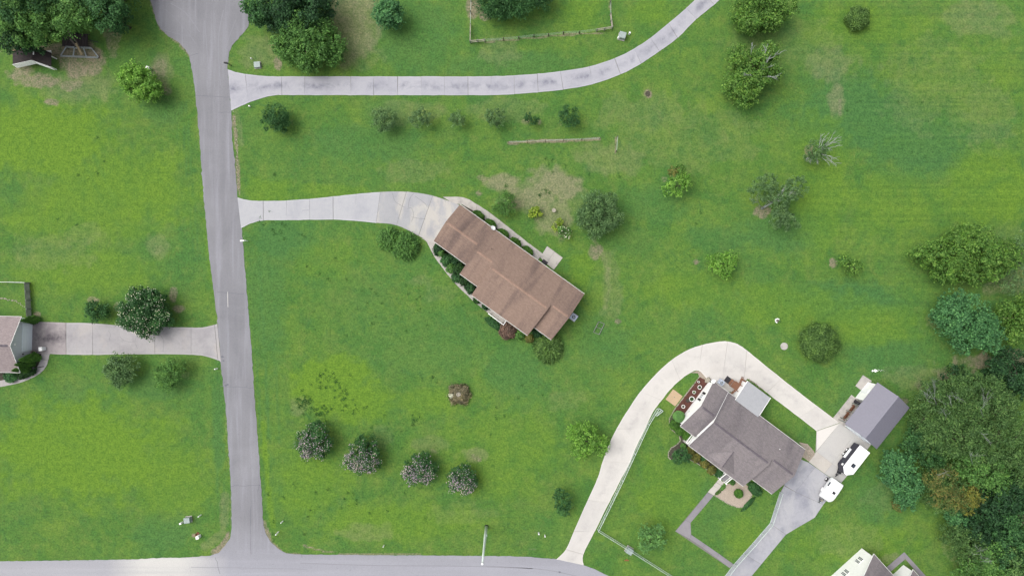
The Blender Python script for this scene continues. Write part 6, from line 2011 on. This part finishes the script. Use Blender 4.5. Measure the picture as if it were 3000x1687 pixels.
# paddock at the top: split rail corners joined by posts
def paddock():
    base = P(1378, 127)
    t = thing('paddock_fence', 'paddock fence with white split rail corners and thin posts at the top edge', 'fence', base)
    def rails(a, b, zs, w=.1):
        for z in zs:
            MB().beam(P(*a) - base + Vector((0, 0, z)), P(*b) - base + Vector((0, 0, z)), w, .1).obj('rail', M['old_wood'] if w > .1 else M['stone'], t)
    def post(px, py, h=1.2, m='old_wood'):
        q = P(px, py) - base
        MB().box((q.x, q.y, h / 2), (.13, .13, h)).obj('post', M[m], t)
    for q in ((1379, 78), (1378.5, 102), (1378, 127), (1400, 124), (1421, 123), (1787, 46), (1789, 66), (1792, 86), (1770, 90), (1747, 93)):
        post(*q)
    rails((1379, 78), (1378, 127), (.45, 1.05)); rails((1378, 127), (1421, 123), (.4, 1.05))
    rails((1787, 46), (1792, 86), (.45, 1.05)); rails((1792, 86), (1747, 93), (.45, 1.05))
    for q in ((1475, 119), (1520, 115), (1564, 109), (1606, 106.5), (1650, 101), (1697, 99), (1787, 10), (1787, -30), (1379, 40), (1380, 5), (1381, -30)):
        post(*q, 1.15, 'bark')
    for a, b in (((1421, 123), (1475, 119)), ((1475, 119), (1520, 115)), ((1520, 115), (1564, 109)), ((1564, 109), (1606, 106.5)), ((1606, 106.5), (1650, 101)), ((1650, 101), (1697, 99)), ((1697, 99), (1747, 93)),
                 ((1787, 46), (1787, -30)), ((1379, 78), (1381, -30))):
        for z in (.4, .75, 1.1):
            MB().tube([P(*a) - base + Vector((0, 0, z)), P(*b) - base + Vector((0, 0, z))], .008, 4).obj('wire', M['galv'], t)
paddock()
def trellis(label, px, nposts, h=1.3):
    base = P(*px[0])
    t = thing('trellis', label, 'trellis', base, 0, 'wire trellises over dry strips')
    a, b = P(*px[0]) - base, P(*px[1]) - base
    for i in range(nposts):
        q = a.lerp(b, i / (nposts - 1))
        MB().tube([q + Vector((0, 0, -.1)), q + Vector((0, 0, h))], .05, 6).obj('post', M['bark'], t)
    for z in (.7, h - .1):
        MB().tube([a + Vector((0, 0, z)), b + Vector((0, 0, z))], .012, 4).obj('wire', M['galv'], t)
    return t
tr = trellis('long wire trellis over a dry strip below the young trees', ((1491, 420), (1756, 409)), 6)
w0 = P(1500, 418, 1.1) - P(1491, 420); w1_ = P(1590, 411, 1.0) - P(1491, 420)
MB().tube([w0, w0.lerp(w1_, .5) + Vector((0, -.12, 0)), w1_], [.02, .035, .02], 5).obj('vine_cane', M['wood'], tr)
trellis('short wire trellis standing upright right of the long one', ((1807, 403), (1804, 445)), 2)

# ------------------------------------------------------------------ trailers
def wheel(parent, x, y, r=.33, w=.2):
    wh = MB().tube([(x, y - w / 2, r), (x, y + w / 2, r)], r, 18).obj('wheel', M['rubber'], parent)
    for q in (-1, 1):
        MB().tube([(x, y + q * (w / 2 - .02), r), (x, y + q * (w / 2 + .012), r)], r * .58, 14).obj('rim', M['white_metal'], wh)

def cargo_trailer():
    zt = 2.45
    rr, rl, fl = P(2549, 1325.6, zt), P(2520, 1304, zt), P(2471, 1367, zt)
    L = (fl - rl).length; W = (rr - rl).length
    u = (fl - rl).normalized()
    rz = math.atan2(u.y, u.x)
    o = rl.lerp(rr, .5)
    t = thing('cargo_trailer', 'enclosed cargo trailer with navy sides and white roof on the parking pad', 'trailer', (o.x, o.y, 0), rz)
    hw = W / 2
    nose = [(0, -hw), (L, -hw), (L + .75, -.22), (L + .75, .22), (L, hw), (0, hw)]
    MB().prism(nose, .48, 2.34).obj('body', M['navy'], t)
    MB().prism([(x * 1.004 - .01, y * 1.015) for x, y in nose], 2.34, 2.45).obj('roof', M['white_metal'], t)
    for i in range(1, 4):
        MB().box((L * i / 4, 0, 2.456), (.03, W - .06, .012)).obj('roof_seam', M['white'], t)
    MB().box((L * .75, .12, 2.52), (.62, .55, .14)).obj('roof_vent', M['black'], t)
    MB().box((L * .75, .12, 2.6), (.38, .36, .05)).obj('vent_cover', M['glass'], t)
    # which side faces the lawn (left in the picture)
    side = -1 if (Matrix.Rotation(rz, 3, 'Z') @ Vector((0, -1, 0))).x < 0 else 1
    for q in (-1, 1):
        for x in (L * .38, L * .38 + .82):
            wheel(t, x, q * (hw + .07), .34, .2)
        MB().box((L * .38 + .41, q * (hw + .1), .95), (1.75, .24, .05)).obj('fender', M['white_metal'], t)
        MB().box((L * .38 + .41, q * (hw + .012), 1.12), (1.75, .02, .2)).obj('side_panel', M['white_metal'], t)
        MB().box((L * .82, q * (hw + .012), 1.45), (.5, .02, .42)).obj('window', M['glass'], t)
    MB().box((L * .93, side * (hw + .012), 1.75), (.34, .02, .5)).obj('decal', M['white'], t)
    for q in (-1, 1):
        MB().beam((L + .2, q * .55, .5), (L + 1.6, 0, .5), .08, .1).obj('tongue_beam', M['black'], t)
    MB().tube([(L + 1.5, 0, .05), (L + 1.5, 0, 1.0)], .05, 8).obj('jack', M['charcoal'], t)
    MB().box((L + 1.72, 0, .52), (.28, .14, .12)).obj('coupler', M['charcoal'], t)
    MB().box((L + 1.0, 0, .72), (.35, .45, .32)).obj('battery_box', M['black'], t)
    MB().box((-.03, 0, 1.4), (.04, W - .16, 1.7)).obj('rear_door', M['navy'], t)
cargo_trailer()

def camper():
    zt = 2.2
    rl, rr, fl = P(2450, 1403, zt), P(2474, 1421, zt), P(2412, 1452, zt)
    u = (P(2438, 1473, zt) - rr).normalized()
    rz = math.atan2(u.y, u.x)
    L, hw = 3.5, .98
    o = rr.lerp(rl, .5) + (Matrix.Rotation(rz, 3, 'Z') @ Vector((.1, 0, 0)))
    side = -1 if (Matrix.Rotation(rz, 3, 'Z') @ Vector((0, -1, 0))).x < 0 else 1
    t = thing('camper_trailer', 'small rounded white camper trailer in front of the cargo trailer', 'camper', (o.x, o.y, 0), rz)
    # rounded fibreglass shell, lofted along its length
    secs = []
    N = 20
    for x, wx, zb, zt2 in ((-.02, .90, .6, 1.95), (.03, .94, .54, 2.06), (.18, .97, .46, 2.16), (.5, .98, .42, 2.2), (1.6, .98, .4, 2.24), (2.6, .98, .4, 2.2), (3.0, .97, .42, 2.05), (3.3, .95, .5, 1.75), (3.5, .89, .6, 1.4), (3.58, .8, .7, 1.15)):
        ring = []
        for k in range(N):
            a = 2 * pi * k / N
            ca, sa = cos(a), sin(a)
            e = .42
            yy = wx * math.copysign(abs(ca) ** e, ca)
            zz = (zb + zt2) / 2 + (zt2 - zb) / 2 * math.copysign(abs(sa) ** e, sa)
            ring.append((x, yy, zz))
        secs.append(ring)
    vs = [v for r in secs for v in r]
    fs = []
    for i in range(len(secs) - 1):
        for k in range(N):
            a, b = i * N + k, i * N + (k + 1) % N
            fs.append((a, b, b + N, a + N))
    fs.append(tuple(range(N - 1, -1, -1)))
    fs.append(tuple(range((len(secs) - 1) * N, len(secs) * N)))
    MB().add(vs, fs).obj('shell', M['white_metal'], t, True)
    MB().box((1.4, 0, 1.28), (2.9, 1.978, .05)).obj('belt_trim', M['galv'], t)
    MB().box((1.9, -side * .1, 2.27), (.42, .42, .1)).obj('roof_vent', M['charcoal'], t)
    MB().tube([(.1, side * .62, 2.16), (3.0, side * .62, 2.12)], .02, 5).obj('awning_rail', M['galv'], t)
    for q in (-1, 1):
        MB().box((1.1, q * .985, 1.6), (.7, .02, .4)).obj('window', M['glass'], t)
        wheel(t, .7, q * 1.06, .33, .2)
    MB().box((2.4, side * .985, 1.15), (.62, .02, 1.35)).obj('door', M['white'], t)
    for q in (-1, 1):
        MB().beam((3.3, q * .5, .45), (4.5, 0, .45), .07, .09).obj('tongue_beam', M['charcoal'], t)
    MB().tube([(4.35, 0, .05), (4.35, 0, .85)], .05, 8).obj('jack', M['galv'], t)
    b = MB().lathe((3.95, .0, .5), [(.05, 0), (.16, .05), (.16, .42), (.08, .52), (.03, .56)], 12)
    b.obj('gas_bottle', M['stone'], t, True)
camper()

# ------------------------------------------------------------------ shelter, tube frame and timber under the top left wood
def shelter():
    h0, h1 = 1.5, 2.5
    base = P(94, 196)
    t = thing('open_shelter', 'low open shelter with white gable boards and dark roof under the top left wood', 'shelter', (base.x, base.y, 0), 0)
    lf, pk, rt = P(37, 190, h0) - base, P(94, 177, h1) - base, P(150, 197, h0) - base
    dep = Vector((0, 2.3, 0))
    for a, b in ((lf, pk), (pk, rt)):
        mb = MB()
        quad_slab(mb, a, b, b + dep, a + dep, .06)
        mb.obj('roof_slope', M['dark_roof'], t)
        # four lapped white boards of the gable front
        for j in range(4):
            off = Vector((0, -.04 - .05 * j, -.02 - .3 * j))
            MB().beam(a + off + (b - a) * .01, b + off - (b - a) * (.01), .035, .28).obj('gable_board', M['white'], t)
    for q, h in ((lf, h0), (rt, h0)):
        for yo in (.05, 1.8):
            MB().box((q.x * .97, q.y + yo, h / 2), (.12, .12, h)).obj('post', M['white'], t)
    MB().beam(lf + dep * .98 + Vector((.1, 0, .1)), lf.lerp(pk, .55) + dep * .98 + Vector((0, 0, .1)), .16, .1).obj('roof_batten', M['wood'], t)
    MB().box((pk.x + .25, pk.y + 1.2, h1 + .06), (.18, .7, .06)).obj('ridge_board', M['white'], t)
shelter()
def tube_frame():
    base = P(230, 155)
    t = thing('tube_frame', 'galvanised tube frame of three bays lying under the top left wood', 'frame', (base.x, base.y, 0))
    lo = [P(177, 163, .25) - base, P(287, 167.5, .25) - base]
    up = [P(192, 139, .55) - base, P(268, 143, .55) - base]
    for q in (0, .16):
        o = Vector((0, q, 0))
        MB().tube([lo[0] - o * 1, lo[1] - o], .05, 6).obj('rail', M['dull_tube'], t)
        MB().tube([up[0] + o, up[1] + o], .05, 6).obj('rail', M['dull_tube'], t)
    for q in (0, .33, .68, 1):
        a, b = lo[0].lerp(lo[1], q), up[0].lerp(up[1], q)
        for s in (0, .12):
            MB().tube([a + Vector((s, 0, 0)), b + Vector((s, 0, 0))], .045, 6).obj('cross_bar', M['dull_tube'], t)
    for q in lo + up:
        MB().box((q.x, q.y, q.z / 2 - .02), (.2, .2, q.z)).obj('block', M['grey_wood'], t)
tube_frame()
def log(label, a, b, r, mat, cat='log'):
    A, B = P(*a), P(*b)
    t = MB().tube([Vector((0, 0, 0)), (B - A) * .5 + Vector((.04, .03, .02)), B - A], [r, r * .95, r * .85], 9).obj('log', M[mat], None, loc=A)
    tag(t, label, cat)
log('long grey log leaning across the tube frame', (199, 92, .9), (236, 138, .5), .13, 'grey_wood')
log('short thick grey log beside the long one', (207, 115, .5), (226, 140, .5), .19, 'grey_wood')
o = tag(MB().beam((0, 0, 0), P(240, 161, .72) - P(222, 127, .85), .34, .06).obj('plank', M['wood'], None, loc=P(222, 127, .85)), 'pale plank lying across the middle bay of the tube frame', 'plank')
tw = thing('spare_tire', 'tire with white rim beside the logs under the top left wood', 'tire', P(243, 132, 0))
MB().tube([(.30 * cos(a), .30 * sin(a), .14) for a in np.linspace(0, 2 * pi, 21)], .13, 8, cap=False).obj('tyre', M['rubber'], tw, True)
MB().lathe((0, 0, .1), [(.24, 0), (.24, .12), (.1, .14), (.08, .1)], 16).obj('rim', M['white_metal'], tw)
t = thing('flatbed_trailer', 'old dark flatbed trailer behind the tube frame in the shade of the wood', 'trailer', P(228, 122))
for i in range(8):
    MB().box((-1.9 + i * .52, 0, .6), (.5, 1.9, .06)).obj('plank', M['dark_roof'], t)
for y in (-.95, .95):
    MB().beam((-2.2, y, .5), (2.2, y, .5), .1, .14).obj('side_beam', M['charcoal'], t)
for q in (-1, 1):
    wheel(t, 0, q * 1.12, .32, .2)
MB().beam((2.2, 0, .5), (3.6, -.3, .4), .1, .1).obj('tongue_beam', M['charcoal'], t)
for k, (a, b, lab) in enumerate([((120, 152, .3), (150, 150, .5), 'upper white board in the pile between shelter and tube frame'), ((121, 152, .5), (151, 155.5, .35), 'lower white board in the pile between shelter and tube frame'), ((141, 159, .3), (151, 154, .42), 'short white board in the pile between shelter and tube frame')]):
    tag(MB().beam((0, 0, 0), P(*b) - P(*a), .22, .05).obj('board', M['white'], None, loc=P(*a)), lab, 'board', 'white boards in the pile')
